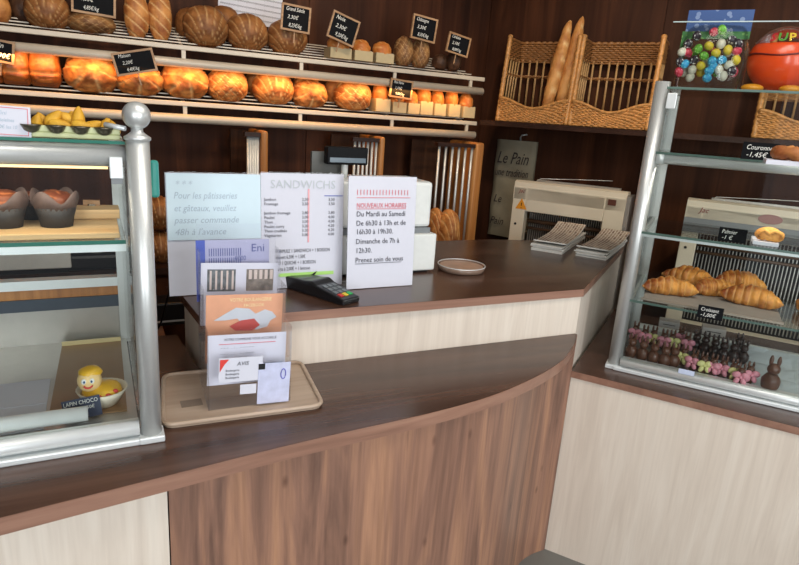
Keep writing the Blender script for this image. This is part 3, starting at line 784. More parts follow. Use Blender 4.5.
# ------------------------------------------------------------------ till
a = atz(434, 272, 1.1)
t = thing('cash_register', 'white till with a black customer display behind the opening hours sign', 'till', (a.x - .2, a.y + .1, 1.10))
X1 = a.x; Y0_ = a.y
obj('drawer_body', MB().box((X1 - .42, Y0_, 1.108), (X1, Y0_ + .30, 1.245)), WHITE, t, bevel=.006)
obj('foot', MB().box((X1 - .40, Y0_ + .02, 1.1), (X1 - .02, Y0_ + .28, 1.108)), BLACK, t)
obj('dark_band', MB().box((X1 - .41, Y0_ + .02, 1.245), (X1 - .02, Y0_ + .28, 1.265)), GREY, t)
b = MB(); 
q = [(X1 - .40, Y0_ + .03), (X1 - .015, Y0_ + .03), (X1 - .015, Y0_ + .24), (X1 - .40, Y0_ + .24)]
b.prism(q, 1.265, 1.43); 
obj('printer_body', b, WHITE, t, bevel=.012)
dp = aty(345, 156, Y0_ + .12)
obj('display_pole', MB().tube([(dp.x, Y0_ + .12, 1.43), (dp.x, Y0_ + .12, dp.z)], .012, 10), WHITE, t)
dd = obj('display', MB().box((dp.x - .075, Y0_ + .09, dp.z - .028), (dp.x + .075, Y0_ + .13, dp.z + .032)), mat('matt_black', (16, 16, 18), .6, spec=.15), t, 'black customer display', bevel=.005)
obj('display_window', MB().box((dp.x - .066, Y0_ + .088, dp.z - .02), (dp.x + .066, Y0_ + .0899, dp.z - .004)), mat('display_glass', (96, 110, 120), .2), dd)
obj('screen', MB().box((dp.x - .11, Y0_ + .15, 1.43), (dp.x + .02, Y0_ + .165, dp.z + .01)), mat('dark_grey_screen', (96, 96, 92), .5), t, 'dark grey screen back')

# ------------------------------------------------------------------ signs in acrylic stands
def sign(px0, px1, pyb, y, H, label, lean=.06):
    a = aty(px0, pyb, y); c = aty(px1, pyb, y)
    w = c.x - a.x
    t = thing('sign_stand', label, 'sign', ((a.x + c.x) / 2, y, 1.101), (-lean, 0, 0))
    obj('acrylic_back', MB().box((-w / 2, .002, 0), (w / 2, .0035, H)), ACR, t, world=False)
    obj('stand_foot', MB().box((-w / 2, .0035, 0), (w / 2, .10, .003), Matrix.Rotation(lean, 4, 'X')), ACR, t, world=False)
    return t, w
def hpx(px, pyt, y):   # height above the worktop of the point seen at row pyt
    return aty(px, pyt, y).z - 1.1
y1_ = 1.79
t, w = sign(169, 262, 297, y1_, hpx(215, 173, y1_), 'handwritten notice about ordering pastries, leftmost of the three upright signs'); H = hpx(215, 173, y1_)
obj('backing_sheet', MB().box((-w / 2 + .002, -.0012, .001), (w / 2 - .002, .0018, H - .004)), PAPER, t, world=False)
obj('handwritten_note', MB().box((-w / 2 + .004, -.0055, H * .46), (w / 2 - .003, -.0035, H - .005)), PAPERB, t, 'bluish white handwritten note', world=False)
hs = .027
join_text([('* * *', .025, -w * .40, H * .88, -.0060, .2, 1, 'LEFT'), ('Pour les pâtisseries', hs, -w * .42, H * .79, -.0060, .25, .84, 'LEFT'), ('et gâteaux, veuillez', hs, -w * .42, H * .69, -.0060, .25, .84, 'LEFT'),
           ('passer commande', hs, -w * .42, H * .595, -.0060, .25, .92, 'LEFT'), ('48h à l\'avance', hs, -w * .42, H * .50, -.0060, .25, .95, 'LEFT')], INKL, t)
y2_ = 1.80
t, w = sign(261, 342, 289, y2_, hpx(300, 173, y2_), 'printed sandwich price list, middle of the three upright signs'); H = hpx(300, 173, y2_)
obj('sheet', MB().box((-w / 2 + .002, -.0012, .001), (w / 2 - .002, .0018, H - .004)), PAPER, t, world=False)
join_text([('SANDWICHS', .036, 0, H * .865, -.0036, 0, 1, 'CENTER')], INKG, t, 'title')
R_ = []
for i, (n_, p1_, p2_) in enumerate((('Jambon', '2,50', '3,50'), ('Fromage', '2,50', '3,50'), None, ('Jambon fromage', '2,80', '3,80'), ('Poulet', '3,00', '4,00'), ('Thon', '3,00', '4,00'), ('Poulet curry', '3,20', '4,20'), ('Thon crudités', '3,20', '4,20'), ('Végétarien', '3,00', '4,00')) if False else [(a_ or ('', '', '')) for a_ in (('Jambon', '2,50', '3,50'), ('Fromage', '2,50', '3,50'), None, ('Jambon fromage', '2,80', '3,80'), ('Poulet', '3,00', '4,00'), ('Thon', '3,00', '4,00'), ('Poulet curry', '3,20', '4,20'), ('Thon crudités', '3,20', '4,20'), ('Végétarien', '3,00', '4,00'))]):
    z = H * (.76 - .038 * i)
    for s_, x_ in ((n_, -w * .46), (p1_, -w * .02), (p2_, w * .30)):
        if s_: R_.append((s_, .0125, x_, z, -.0036, 0, 1, 'LEFT'))
for i, s_ in enumerate(('FORMULE 1 SANDWICH + 1 BOISSON', 'dessert 6,50€ + 1,50€', 'OU 1 QUICHE + 1 BOISSON', 'Tarte à 2,00€ + 1 boisson')):
    R_.append((s_, .016, -w * .33, H * (.315 - .052 * i), -.0036, 0, .66, 'LEFT'))
join_text(R_, INK, t)
obj('highlight', MB().box((-w * .3, -.0038, H * .105), (w * .38, -.0033, H * .135)), GREENH, t, world=False)
obj('column_line', MB().box((w * .05, -.0037, H * .4), (w * .07, -.0033, H * .86)), PINK, t, world=False)
obj('blue_rule', MB().box((w * .25, -.0037, H * .80), (w * .48, -.0033, H * .806)), BLUE, t, world=False)
y3_ = 1.74
t, w = sign(346, 412.5, 284, y3_, hpx(380, 176, y3_), 'opening hours notice with red heading, rightmost of the three upright signs'); H = hpx(380, 176, y3_)
obj('sheet', MB().box((-w / 2 + .002, -.0012, .001), (w / 2 - .002, .0018, H - .004)), PAPER, t, world=False)
join_text([('l l l l l l l l l l l l l l l l l', .024, -w * .38, H * .83, -.0036, 0, .80 * w / .21, 'LEFT'), ('NOUVEAUX HORAIRES', .0215, -w * .38, H * .72, -.0036, 0, .68 * w / .21, 'LEFT')], RED, t, 'red_heading')
obj('red_rule', MB().box((-w * .38, -.0037, H * .805), (w * .40, -.0033, H * .809)).box((-w * .38, -.0037, H * .708), (w * .34, -.0033, H * .712)), RED, t, world=False)
join_text([(s_, .0235, -w * .38, H * z, -.0036, 0, .78 * w / .21, 'LEFT') for s_, z in (('Du Mardi au Samedi', .645), ('De 6h30 à 13h et de', .565), ('16h30 à 19h30.', .49), ('Dimanche de 7h à', .405), ('12h30.', .325), ('Prenez soin de vous', .24))], INK, t)
obj('grey_rule', MB().box((-w * .38, -.0037, H * .226), (w * .30, -.0033, H * .23)), INK, t, world=False)

# ------------------------------------------------------------------ card terminal
a = atz(294, 286, 1.1); c = atz(345, 302, 1.1); m_ = (a + c) / 2; d = (c - a); ang = math.atan2(d.y, d.x)
t = thing('card_terminal', 'black card payment terminal lying between the signs on the raised worktop', 'card terminal', (m_.x, m_.y, 1.10), ang)
L = d.length * .62
b = MB(); prof = [(-L, .0), (-L, .026), (-L * .85, .040), (-L * .2, .044), (L * .05, .050), (L * .2, .040), (L, .018), (L, .0)]
bb = [b._v([(x, s_ * (.041 - (.004 if abs(x) > L * .9 else 0)), z) for x, z in prof]) for s_ in (-1, 1)]
b.bm.faces.new(bb[0]); b.bm.faces.new(bb[1][::-1])
for i in range(8): b.bm.faces.new((bb[0][i], bb[1][i], bb[1][(i + 1) % 8], bb[0][(i + 1) % 8]))
body = obj('terminal_body', b, BLACK, t, bevel=.005, world=False)
obj('screen', MB().box((-L * .75, -.026, .038), (-L * .25, .026, .0445), Matrix.Rotation(-.03, 4, 'Y')), mat('terminal_screen', (60, 66, 74), .15), t, world=False)
slope = Matrix.Translation((L * .6, 0, .0293)) @ Matrix.Rotation(math.atan(.022 / (L * .8)), 4, 'Y')
for i in range(4):
    for j in range(3):
        col = {0: ('key_red', (196, 50, 46)), 1: ('key_yellow', (220, 190, 50)), 2: ('key_green', (50, 170, 90))}[j] if i == 3 else ('key_grey', (110, 116, 120))
        obj('key', MB().box((-.046 + i * .022, -.026 + j * .019, -.002), (-.030 + i * .022, -.012 + j * .019, .0022), slope), mat(col[0], col[1], .5), t, world=False)
tag(obj('terminal_cable', MB().tube([(m_.x - .03, m_.y + .05, 1.125), (m_.x + .03, m_.y + .09, 1.155), (m_.x + .07, m_.y + .13, 1.13), (m_.x + .09, m_.y + .2, 1.106), (m_.x + .16, m_.y + .26, 1.105)], .003, 6), BLACK), 'short black cable looping from the card terminal between two signs', 'cable')
# ------------------------------------------------------------------ coin dish
a = atz(461, 270, 1.1)
t = thing('coin_dish', 'round clear plastic change dish on the raised worktop', 'dish', (a.x, a.y, 1.10))
obj('dish', MB().lathe([(.078, 0), (.088, .003), (.092, .022), (.088, .022), (.084, .006), (.02, .005)], (0, 0, 0), 40), mat('clear_dish_plastic', (168, 140, 122), .12, 0, .06, 30, trans=.45), t, world=False)
obj('rim', MB().tube([(.09 * math.cos(k * PI / 20), .09 * math.sin(k * PI / 20), .022) for k in range(40)], .0022, 6, True), ALUW, t, world=False)
obj('picture', MB().lathe([(.083, .0065), (.083, .017)], (0, 0, 0), 32), mat('print_with_lid_sheen', (184, 150, 128), .3, 0, .2, 30), t, world=False)  # brown disc, its colour lightened to carry the reflection on the lid

# ------------------------------------------------------------------ newspaper stacks
def newsmat():
    m = mat('newsprint', (196, 186, 172), .7, 0, .05, 30); nt = m.node_tree; b = nt.nodes['Principled BSDF']
    tc = nt.nodes.new('ShaderNodeTexCoord'); br = nt.nodes.new('ShaderNodeTexBrick'); mp = nt.nodes.new('ShaderNodeMapping')
    mp.inputs['Scale'].default_value = (1, 1, 1); nt.links.new(tc.outputs['Object'], mp.inputs[0]); nt.links.new(mp.outputs[0], br.inputs[0])
    br.inputs['Scale'].default_value = 22; br.inputs['Mortar Size'].default_value = .035; br.inputs['Brick Width'].default_value = .9; br.inputs['Row Height'].default_value = .3
    br.inputs['Color1'].default_value = srgb(120, 98, 84); br.inputs['Color2'].default_value = srgb(176, 160, 142); br.inputs['Mortar'].default_value = srgb(220, 214, 204)
    nt.links.new(br.outputs[0], b.inputs['Base Color']); return m
NEWS = newsmat(); NEWP = mat('newspaper_edge', (214, 212, 206), .7, 0, .06, 120)
def stack(pc, n, which, ang, L, W):
    random.seed(len(which))
    for i in range(n):
        b = MB(); N = 10; top = []; bot = []; th = .0055
        for k in range(N + 1):
            u = k / N - .5
            lift = (.016 * max(0, u - .1) ** 1.5 * 8 + .02 * max(0, -u - .38) * 5) if i == n - 1 else .0
            top.append((u * L, lift + th)); bot.append((u * L, lift))
        j = (random.uniform(-.006, .006), random.uniform(-.006, .006))
        for k in range(N):
            x0, z0 = bot[k]; x1, z1 = bot[k + 1]; X0, Z0 = top[k]; X1_, Z1 = top[k + 1]
            b.face([(X0, -W / 2, Z0), (X1_, -W / 2, Z1), (X1_, W / 2, Z1), (X0, W / 2, Z0)]); b.face([(x0, W / 2, z0), (x1, W / 2, z1), (x1, -W / 2, z1), (x0, -W / 2, z0)])
            b.face([(x0, -W / 2, z0), (x1, -W / 2, z1), (X1_, -W / 2, Z1), (X0, -W / 2, Z0)]); b.face([(X0, W / 2, Z0), (X1_, W / 2, Z1), (x1, W / 2, z1), (x0, W / 2, z0)])
        b.face([(-L / 2, -W / 2, bot[0][1]), (-L / 2, -W / 2, top[0][1]), (-L / 2, W / 2, top[0][1]), (-L / 2, W / 2, bot[0][1])])
        b.face([(L / 2, W / 2, bot[-1][1]), (L / 2, W / 2, top[-1][1]), (L / 2, -W / 2, top[-1][1]), (L / 2, -W / 2, bot[-1][1])])
        bmesh.ops.remove_doubles(b.bm, verts=b.bm.verts, dist=.0001)
        me = bpy.data.meshes.new('newspaper'); bmesh.ops.recalc_face_normals(b.bm, faces=b.bm.faces); b.bm.to_mesh(me); b.bm.free()
        me.materials.append(NEWP); me.materials.append(NEWS)
        for f in me.polygons:
            if i == n - 1 and f.normal.z > .5: f.material_index = 1
        o = bpy.data.objects.new('newspaper', me); C.objects.link(o)
        o.location = (pc.x + j[0], pc.y + j[1], 1.1006 + i * .0062); o.rotation_euler = (0, 0, ang + random.uniform(-.03, .03))
        if i == n - 1: tag(o, 'top newspaper of the %s stack on the raised worktop, print showing' % which, 'newspaper', 'newspapers in the %s stack' % which)
        else: tag(o, 'folded newspaper under the top one in the %s stack' % which, 'newspaper', 'newspapers in the %s stack' % which)
for quad, which in ((((533, 249), (558, 257), (582, 238), (562, 233)), 'left'), (((575, 255), (603, 263), (624, 245), (603, 240)), 'right')):
    q = [atz(x, y, 1.1) for x, y in quad]
    ctr = (q[0] + q[1] + q[2] + q[3]) / 4; e = ((q[2] - q[1]) + (q[3] - q[0])) / 2; f_ = ((q[1] - q[0]) + (q[2] - q[3])) / 2
    stack(ctr, 6, which, math.atan2(e.y, e.x), e.length * .92, f_.length * .95)

# ------------------------------------------------------------------ tray mat + brochure holder
TRM = wood('pale_wood_tray', ((158, 136, 116), (176, 154, 134), (190, 170, 150)), 9, .35, 'X', .5, .3)
tp = [(.10, 1.322), (.475, 1.303), (.502, 1.58), (.128, 1.60)]
def rounded(poly, r, n=5):
    out = []
    for i, p in enumerate(poly):
        p = Vector(p); a = (Vector(poly[i - 1]) - p).normalized(); c = (Vector(poly[(i + 1) % len(poly)]) - p).normalized()
        s_, e_ = p + a * r, p + c * r
        for k in range(n + 1):
            u = k / n; out.append(s_.lerp(p, u).lerp(p.lerp(e_, u), u))
    return out
rp = rounded(tp, .03)
t = thing('serving_tray', 'pale wood-look tray under the brochure holder', 'tray', (.3, 1.45, .93))
obj('tray_base', MB().prism(rp, .9305, .938), TRM, t)
obj('tray_rim', MB().tube([(p.x, p.y, .940) for p in rp], .006, 8, True), TRM, t)
t = thing('brochure_holder', 'clear acrylic three-tier brochure holder on the pale tray', 'brochure holder', (.31, 1.45, .939), math.radians(-2))
z0 = .0
hw = .1; tiers = [(-.09, .20), (-.025, .285), (.04, .36)]
for i, (y, h) in enumerate(tiers):
    b = MB(); b.box((-hw, y, 0 if i == 0 else tiers[i - 1][1] * .45), (hw, y + .0025, h))
    if i == 2: b.box((-hw, y + .055, 0), (hw, y + .0575, h + .06))
    b.box((-hw, y, 0), (-hw + .0025, y + .0575, h)); b.box((hw - .0025, y, 0), (hw, y + .0575, h))
    b.box((-hw, y, 0 if i == 0 else tiers[i - 1][1] * .45), (hw, y + .0575, (0 if i == 0 else tiers[i - 1][1] * .45) + .0025))
    obj('pocket', b, ACR, t, world=False)
def leaflet(name, label, px0, px1, py0, py1, Y, m, roll=.0, lean=0, group=None):
    a = aty((px0 + px1) / 2, (py0 + py1) / 2, Y); s_ = depth(a) / FPX; w = (px1 - px0) * s_; h = (py1 - py0) * s_ / .97
    t = thing(name, label, 'leaflet', (a.x, Y, a.z - h / 2), (0, roll, math.radians(-2)))
    obj('sheet', MB().box((-w / 2, 0, 0), (w / 2, .0012, h)), m, t, world=False)
    return t, w, h
ORG = mat('orange_print', (222, 160, 122), .5, 0, .05); LIL = mat('lilac_print', (176, 176, 204), .5)
t, w, h = leaflet('timetable_leaflet', 'lilac timetable leaflet with a blue band at the back of the brochure holder', 198, 269, 240, 300, 1.56, LIL, .0)
obj('blue_band', MB().box((-w / 2, -.001, 0), (-w / 2 + w * .12, 0, h)), BLUE, t, world=False)
join_text([('IIIIIIIIIIIIIII', .03, -w * .34, h * .80 - .01 - .025 * i, -.001, 0, .75, 'LEFT') for i in range(2)] + [('0000', .018, w * .02, h * .66, -.001, 0, .8, 'LEFT'), ('Eni', .03, w * .24, h * .80, -.001, 0, 1, 'LEFT')], mat('slate_blue_ink', (90, 96, 150), .5), t)
t, w, h = leaflet('photo_card', 'white card with two small photographs, topmost in the brochure holder', 201, 276, 263, 325, 1.53, PAPER, .035)
PH1 = mat('dark_photo_print', (92, 96, 98), .4, 0, .5, 60); PH2 = mat('warm_photo_print', (120, 110, 100), .4, 0, .5, 60)
obj('photograph', MB().box((-w * .42, -.001, h * .55), (-w * .06, 0, h * .90)), PH1, t, world=False)
obj('photograph', MB().box((w * .08, -.001, h * .55), (w * .44, 0, h * .90)), PH2, t, world=False)
b = MB()
for k in range(5): b.box((-w * .39 + k * w * .07, -.0016, h * .58), (-w * .365 + k * w * .07, -.001, h * .88)); b.box((w * .11 + k * w * .07, -.0016, h * .74), (w * .15 + k * w * .07, -.001, h * .89))
obj('photograph_detail', b, mat('pale_print', (206, 190, 180), .5), t, world=False)
t, w, h = leaflet('orange_brochure', 'orange brochure with a white dove behind the lower leaflet', 206, 281, 294, 362, 1.46, ORG, .03)
join_text([('VOTRE BOULANGERIE', .013, -w * .2, h * .90, -.001, 0, .8, 'LEFT'), ('FACEBOOK', .011, -w * .02, h * .82, -.001, 0, .9, 'LEFT')], mat('pale_yellow_ink', (244, 228, 170), .5), t)
def blob(pts): 
    b = MB(); v = b._v([(x, -.0008, z) for x, z in pts]); b.bm.faces.new(v)
    r = bmesh.ops.extrude_face_region(b.bm, geom=list(b.bm.faces)); bmesh.ops.translate(b.bm, vec=(0, -.0008, 0), verts=[v for v in r['geom'] if isinstance(v, bmesh.types.BMVert)]); return b
obj('dove_picture', blob([(w * u, h * (v + .13)) for u, v in ((-.40, .50), (-.25, .60), (-.12, .68), (.05, .66), (.14, .58), (.26, .64), (.36, .60), (.42, .52), (.34, .47), (.30, .38), (.16, .34), (.0, .40), (-.1, .52), (-.25, .50))]), mat('pale_grey_print', (200, 206, 212), .5), t, world=False)
obj('red_picture', blob([(w * u, h * (v + .12)) for u, v in ((-.2, .42), (-.05, .50), (.12, .52), (.2, .42), (.1, .34), (-.12, .35))][::1]).box((0, 0, 0), (0.001, .001, .001)), mat('red_print', (190, 70, 62), .5), t, world=False)
kk = [c for c in kids(t) if c.name.startswith('red_picture')][0]; kk.data.transform(Matrix.Translation((0, -.001, 0)))
t, w, h = leaflet('white_leaflet', 'white leaflet with lines of blue print in the front pocket', 208, 285, 333, 384, 1.395, PAPER, .03)
join_text([('LA BANQUE POSTALE VOUS ACCUEILLE'.replace('LA BANQUE POSTALE VOUS', 'VOTRE COMMUNE VOUS'), .009, -w * .3, h * .88, -.001, 0, .85, 'LEFT')] + [('- - -  . : .  - - - - -', .011, -w * .34, h * (.72 - .12 * i), -.001, 0, 1.1, 'LEFT') for i in range(4)], INK, t)
obj('red_line', MB().box((-w * .36, -.001, h * .81), (w * .36, -.0003, h * .82)), RED, t, world=False)
obj('blue_patch', MB().box((w * .12, -.001, h * .28), (w * .46, -.0003, h * .38)), mat('steel_blue_print', (110, 150, 180), .5), t, world=False)
t, w, h = leaflet('business_card', 'white business card with a red corner at the front of the holder', 219, 262, 357, 382, 1.352, PAPER, .04)
obj('red_corner', blob([(-w * .48, h * .45), (-w * .48, h * .95), (-w * .28, h * .95), (-w * .38, h * .75)]), mat('red_print2', (214, 60, 50), .5), t, world=False)
join_text([('AVIS', .014, -w * .1, h * .68, -.001, .2, 1, 'LEFT')] + [('Boulangerie', .0075, -w * .35, h * (.45 - .15 * i), -.001, 0, .9, 'LEFT') for i in range(3)], INK, t)
t, w, h = leaflet('blue_card', 'narrow pale blue and lilac card at the right front of the holder', 257, 289, 362, 404, 1.348, mat('lavender_print', (196, 200, 226), .4, 0, .12, 40), .04)
obj('oval_print', MB().tube([(w * .28 + .006 * math.cos(k * PI / 8), -.001, h * .72 + .013 * math.sin(k * PI / 8)) for k in range(16)], .0014, 5, True), mat('indigo_print', (110, 110, 190), .5), t, world=False)
obj('dark_corner', MB().box((-w * .5, -.001, h * .86), (-w * .3, 0, h)), BLACK, t, world=False)
t, w, h = leaflet('paper_slip', 'small blank paper slip low in the front pocket', 240, 256, 384, 394, 1.352, PAPER, .04)
t = tag(obj('dark_sticker', MB().box((.150, 1.40, .9385), (.20, 1.435, .9392)), mat('taupe_sticker', (128, 112, 98), .5)), 'taupe rectangular sticker on the pale tray left of the holder', 'sticker')

# ------------------------------------------------------------------ left display case
PX, PY = .074, 1.292
t = thing('glass_display_case', 'left glass case with aluminium ball-topped post and muffins inside', 'display case', (-.4, 1.6, .93))
b = MB(); b.prism([(-.9, 1.270), (.05, 1.268), (.05, 1.30), (-.9, 1.302)], .930, .944)
obj('bottom_rail', b, ALUW, t, bevel=.003)
obj('rail_profile', MB().tube([(-.9, 1.292, .962), (.05, 1.290, .962)], .0165, 12).box((-.9, 1.296, .944), (.05, 1.318, .972)), ALUW, t)
obj('post', MB().lathe([(.0215, .935), (.0215, 1.572)], (PX, PY, 0), 24), ALU, t)
obj('post_foot', MB().box((PX - .026, PY - .026, .9305), (PX + .026, PY + .026, .946)), ALUW, t, bevel=.003)
obj('post_collar', MB().lathe([(.0215, 1.572), (.0245, 1.574), (.0245, 1.579), (.018, 1.583), (.011, 1.589), (.011, 1.600)], (PX, PY, 0), 24), ALU, t)
obj('ball_finial', MB().ell((PX, PY, 1.619), (.026, .026, .026), 24, 16), ALU, t)
obj('clamp_pin', MB().tube([(PX - .02, PY + .01, 1.593), (PX - .055, PY + .03, 1.598)], .005, 8), ALUW, t)
obj('top_tube', MB().tube([(-.9, 1.32, 1.54), (.055, 1.32, 1.54)], .0215, 16), ALU, t)
obj('light_strip', MB().box((-.9, 1.335, 1.512), (.02, 1.345, 1.517)), mat('warm_light_strip', (255, 210, 150), .5, emit=1.6), t)
obj('top_glass', MB().box((-.9, 1.30, 1.5632), (.052, 1.78, 1.5692)), GL, t)
obj('top_glass_edge', MB().box((-.9, 1.2975, 1.5632), (.052, 1.2995, 1.5692)), GLE, t, 'dark green glass edge')
obj('front_glass', MB().box((-.9, 1.303, .972), (.05, 1.307, 1.545)), GL, t)
obj('side_glass', MB().box((.052, 1.32, .945), (.057, 1.90, 1.56)), GL, t)
obj('glass_bracket', MB().box((.022, 1.292, 1.498), (.046, 1.302, 1.540)), ALUW, t, bevel=.002)
obj('bracket_rubber', MB().box((.024, 1.294, 1.488), (.044, 1.301, 1.498)), GREY, t)
b = MB(); b.box((-.9, 1.33, 1.362), (.045, 1.70, 1.370))
obj('middle_shelf', b, GL, t)
obj('middle_shelf_edge', MB().box((-.9, 1.327, 1.362), (.045, 1.3295, 1.370)), GLE, t, 'dark green glass edge')
obj('shelf_profile', MB().box((-.9, 1.335, 1.345), (.045, 1.35, 1.360)), ALUW, t)
obj('case_floor', MB().box((-.9, 1.32, .944), (.05, 1.90, .956)), STEEL, t)
obj('back_panel', MB().box((-.9, 1.88, .956), (.05, 1.90, 1.058)), STEEL, t)
obj('back_ledge', MB().box((-.9, 1.872, 1.058), (.05, 1.90, 1.092)), mat('dark_steel', (64, 72, 84), .4, .3), t)
obj('back_wood_strip', MB().box((-.9, 1.878, 1.092), (.05, 1.905, 1.120)), OAK, t)
obj('back_rail', MB().box((-.9, 1.872, 1.120), (.05, 1.91, 1.146)), ALUW, t)
obj('rear_post', MB().box((.035, 1.87, .945), (.06, 1.91, 1.56)), ALU, t)
obj('light_tube', MB().tube([(-.9, 1.338, .990), (-.048, 1.336, .990)], .0165, 14), ALUW, t, 'white light tube along the front')
tag(obj('teal_glass_shield', MB().box((.098, 1.355, 1.452), (.116, 1.368, 1.530)), mat('teal_glass', (60, 150, 140), .2), bevel=.006), 'small teal glass plate sticking out behind the ball-topped post', 'glass plate')
area('case_lamp_and_fill_light', (-.42, 1.34, 1.508), (-.42, 1.48, .95), .9, .01, 1.2, (1, .90, .76))
# on the top glass: madeleine tray and sign
TZ = 1.5695
t = thing('madeleine_tray', 'pale green baking tray with metal cups on top of the left case', 'tray', (-.04, 1.38, TZ))
obj('tray_body', MB().box((-.135, 1.318, TZ), (.045, 1.45, TZ + .010)).box((-.135, 1.318, TZ + .010), (.045, 1.322, TZ + .022)), mat('pale_green_enamel', (196, 200, 150), .4), t, bevel=.002)
for i in range(4):
    x = -.103 + i * .040
    obj('cup', MB().lathe([(.005, 0), (.012, .004), (.0165, .013), (.0175, .015), (.0155, .014), (.008, .006)], (x, 1.316, TZ + .008), 18), mat('dark_tin', (104, 98, 84), .3, .8), t)
MAD = crust('madeleine_crust', (196, 140, 34), (226, 178, 62), (236, 200, 110))
mads = [(-.118, 1.36, .030, 80), (-.098, 1.35, .028, 20), (-.086, 1.375, .038, -25), (-.068, 1.36, .050, 40), (-.058, 1.35, .030, 90), (-.046, 1.372, .052, -60), (-.026, 1.362, .058, 5), (-.020, 1.345, .030, 90), (-.004, 1.35, .028, 60), (.018, 1.36, .032, 30), (.032, 1.37, .030, -30), (-.04, 1.39, .044, 10)]
ml = ['at the far left of the tray', 'left of the heap', 'in the left of the heap', 'left of the peak', 'low in the front of the heap', 'just left of the topmost one', 'topmost, standing upright', 'round end showing under the topmost one', 'just right of the heap', 'second from the right end', 'at the right end of the tray', 'at the back of the heap']
for (x, y, z, a), s_ in zip(mads, ml):
    me = loaf_mesh('madeleine', .0115, .012, .021, 'plain', MAD, x * 90, 16, 12)
    z = .02 + (z - .02) * .7
    for v in me.vertices: k = 1 - .38 * (v.co.z / .021); v.co.x *= k; v.co.y *= k
    o = bpy.data.objects.new('madeleine', me); C.objects.link(o); o.location = (x, y, TZ + max(z - .008, .022)); o.rotation_euler = (.3, math.radians(a), 0); tag(o, 'yellow madeleine ' + s_ + ' on the left case', 'cake', 'madeleines on the tray')
a = aty(17, 140, 1.31)
t = thing('paper_sign', 'white price paper standing at the left end on top of the left case', 'sign', (a.x - .003, 1.312, TZ - .003), (-.08, .03, 0))
obj('sheet', MB().box((-.036, -.001, 0), (.026, .001, .056)), PAPER, t, world=False)
join_text([('Mini', .010, -.028, .040, -.0015, .2, 1, 'LEFT'), ('Madeleines', .009, -.032, .028, -.0015, .2, .8, 'LEFT'), ('4,50€ les 10', .009, -.032, .016, -.0015, .2, .8, 'LEFT')], INKL, t)
b = MB(); b.box((-.033, -.0016, .005), (.022, -.001, .006)); b.box((-.033, -.0016, .052), (.022, -.001, .053)); b.box((.021, -.0016, .005), (.022, -.001, .053))
obj('border', b, RED, t, world=False)
# muffins on the middle glass shelf
SZ = 1.3705
t = thing('wooden_serving_board', 'pale wooden board on the middle shelf of the left case under the muffins', 'board', (-.1, 1.5, SZ))
obj('board', MB().box((-.6, 1.345, SZ), (.035, 1.6, SZ + .012)), wood('pale_board', ((196, 160, 110), (212, 176, 126), (222, 190, 144)), 12, .5, 'X'), t, bevel=.002)
DP = mat('dark_brown_paper', (92, 74, 68), .75, 0, .15, 30); MUF = crust('muffin_top', (92, 42, 22), (150, 82, 44), (200, 120, 70))
def muffin(px, pyb, r, label, rotz):
    p = aty(px, pyb, 1.43)
    t = thing('muffin', label, 'muffin', (p.x, 1.43, SZ + .0125), rotz)
    obj('paper_case', MB().lathe([(r * .72, 0), (r * .80, r * .5), (r * .95, r * 1.0), (r * .9, r * 1.0)], (0, 0, 0), 48, 1, 1, lambda k, z: .0012 * (k % 2)), DARK, t, world=False)
    b = MB(); n = 40; ring0 = []; ring1 = []
    for k in range(n):
        a_ = 2 * PI * k / n
        ring0.append(b.bm.verts.new((math.cos(a_) * r * .93, math.sin(a_) * r * .93, r * .9)))
        h_ = 1.25 + .65 * abs(math.sin(a_ * 2 + .6)) ** 1.5
        ring1.append(b.bm.verts.new((math.cos(a_) * r * 1.12, math.sin(a_) * r * 1.12, r * h_)))
    for k in range(n):
        f = b.bm.faces.new((ring0[k], ring0[(k + 1) % n], ring1[(k + 1) % n], ring1[k])); f.smooth = True
    o = obj('paper_flap', b, DP, t, 'brown paper petals', world=False); sm = o.modifiers.new('thick', 'SOLIDIFY'); sm.thickness = .0008
    me = loaf_mesh('cake_top', r * .92, r * .92, r * .62, 'burst', MUF, px, 36, 24); me.transform(Matrix.Translation((0, 0, r * 1.25)))
    o = bpy.data.objects.new('cake_top', me); C.objects.link(o); o.parent = t
muffin(57, 224, .040, 'dark paper-wrapped muffin on the middle shelf, the one fully in view', .6)
muffin(6, 224, .040, 'brown-topped muffin in dark paper cut off by the left edge', 1.9)
muffin(30, 222, .032, 'small muffin glimpsed between the two large ones', .2)
[o for o in bpy.data.objects if o.name.startswith('muffin')][-1].location.y += .09
board(84, 99, 200, 211, 1.56, .02, ['1,80€'], 'tiny chalkboard tag behind the muffins in the left case')
a = aty(93, 215, 1.52)
tag(obj('wooden_box', MB().box((a.x - .045, 1.50, SZ + .0125), (a.x + .055, 1.57, SZ + .034)), MC['pale_board'], bevel=.002), 'low pale wooden box beside the muffin in the left case', 'box')
# on the back counter seen through the case
a = aty(33, 272, 2.95)
t = thing('white_box', 'white plastic box seen through the left case, left of the black scale', 'box', (a.x, 3.0, .9))
obj('box_body', MB().box((-.24, -.1, .02), (.15, .12, .14)), WHITE, t, world=False, bevel=.005); obj('box_base', MB().box((-.23, -.09, 0), (.14, .11, .02)), BLACK, t, world=False)
a = aty(98, 272, 2.95)
t = thing('kitchen_scale', 'black kitchen scale with a cream plate seen through the left case', 'scale', (a.x, 3.0, .9))
b = MB(); b.prism([(-.13, -.08), (.12, -.08), (.10, .1), (-.11, .1)], 0, .07); obj('scale_body', b, BLACK, t, world=False, bevel=.015)
obj('scale_plate', MB().box((-.15, -.09, .10), (.13, .12, .115)), CREAMP, t, world=False, bevel=.004); obj('plate_support', MB().box((-.145, -.06, .0), (-.13, .0, .10)).box((-.02, -.03, .07), (.02, .03, .10)), CREAMP, t, world=False)
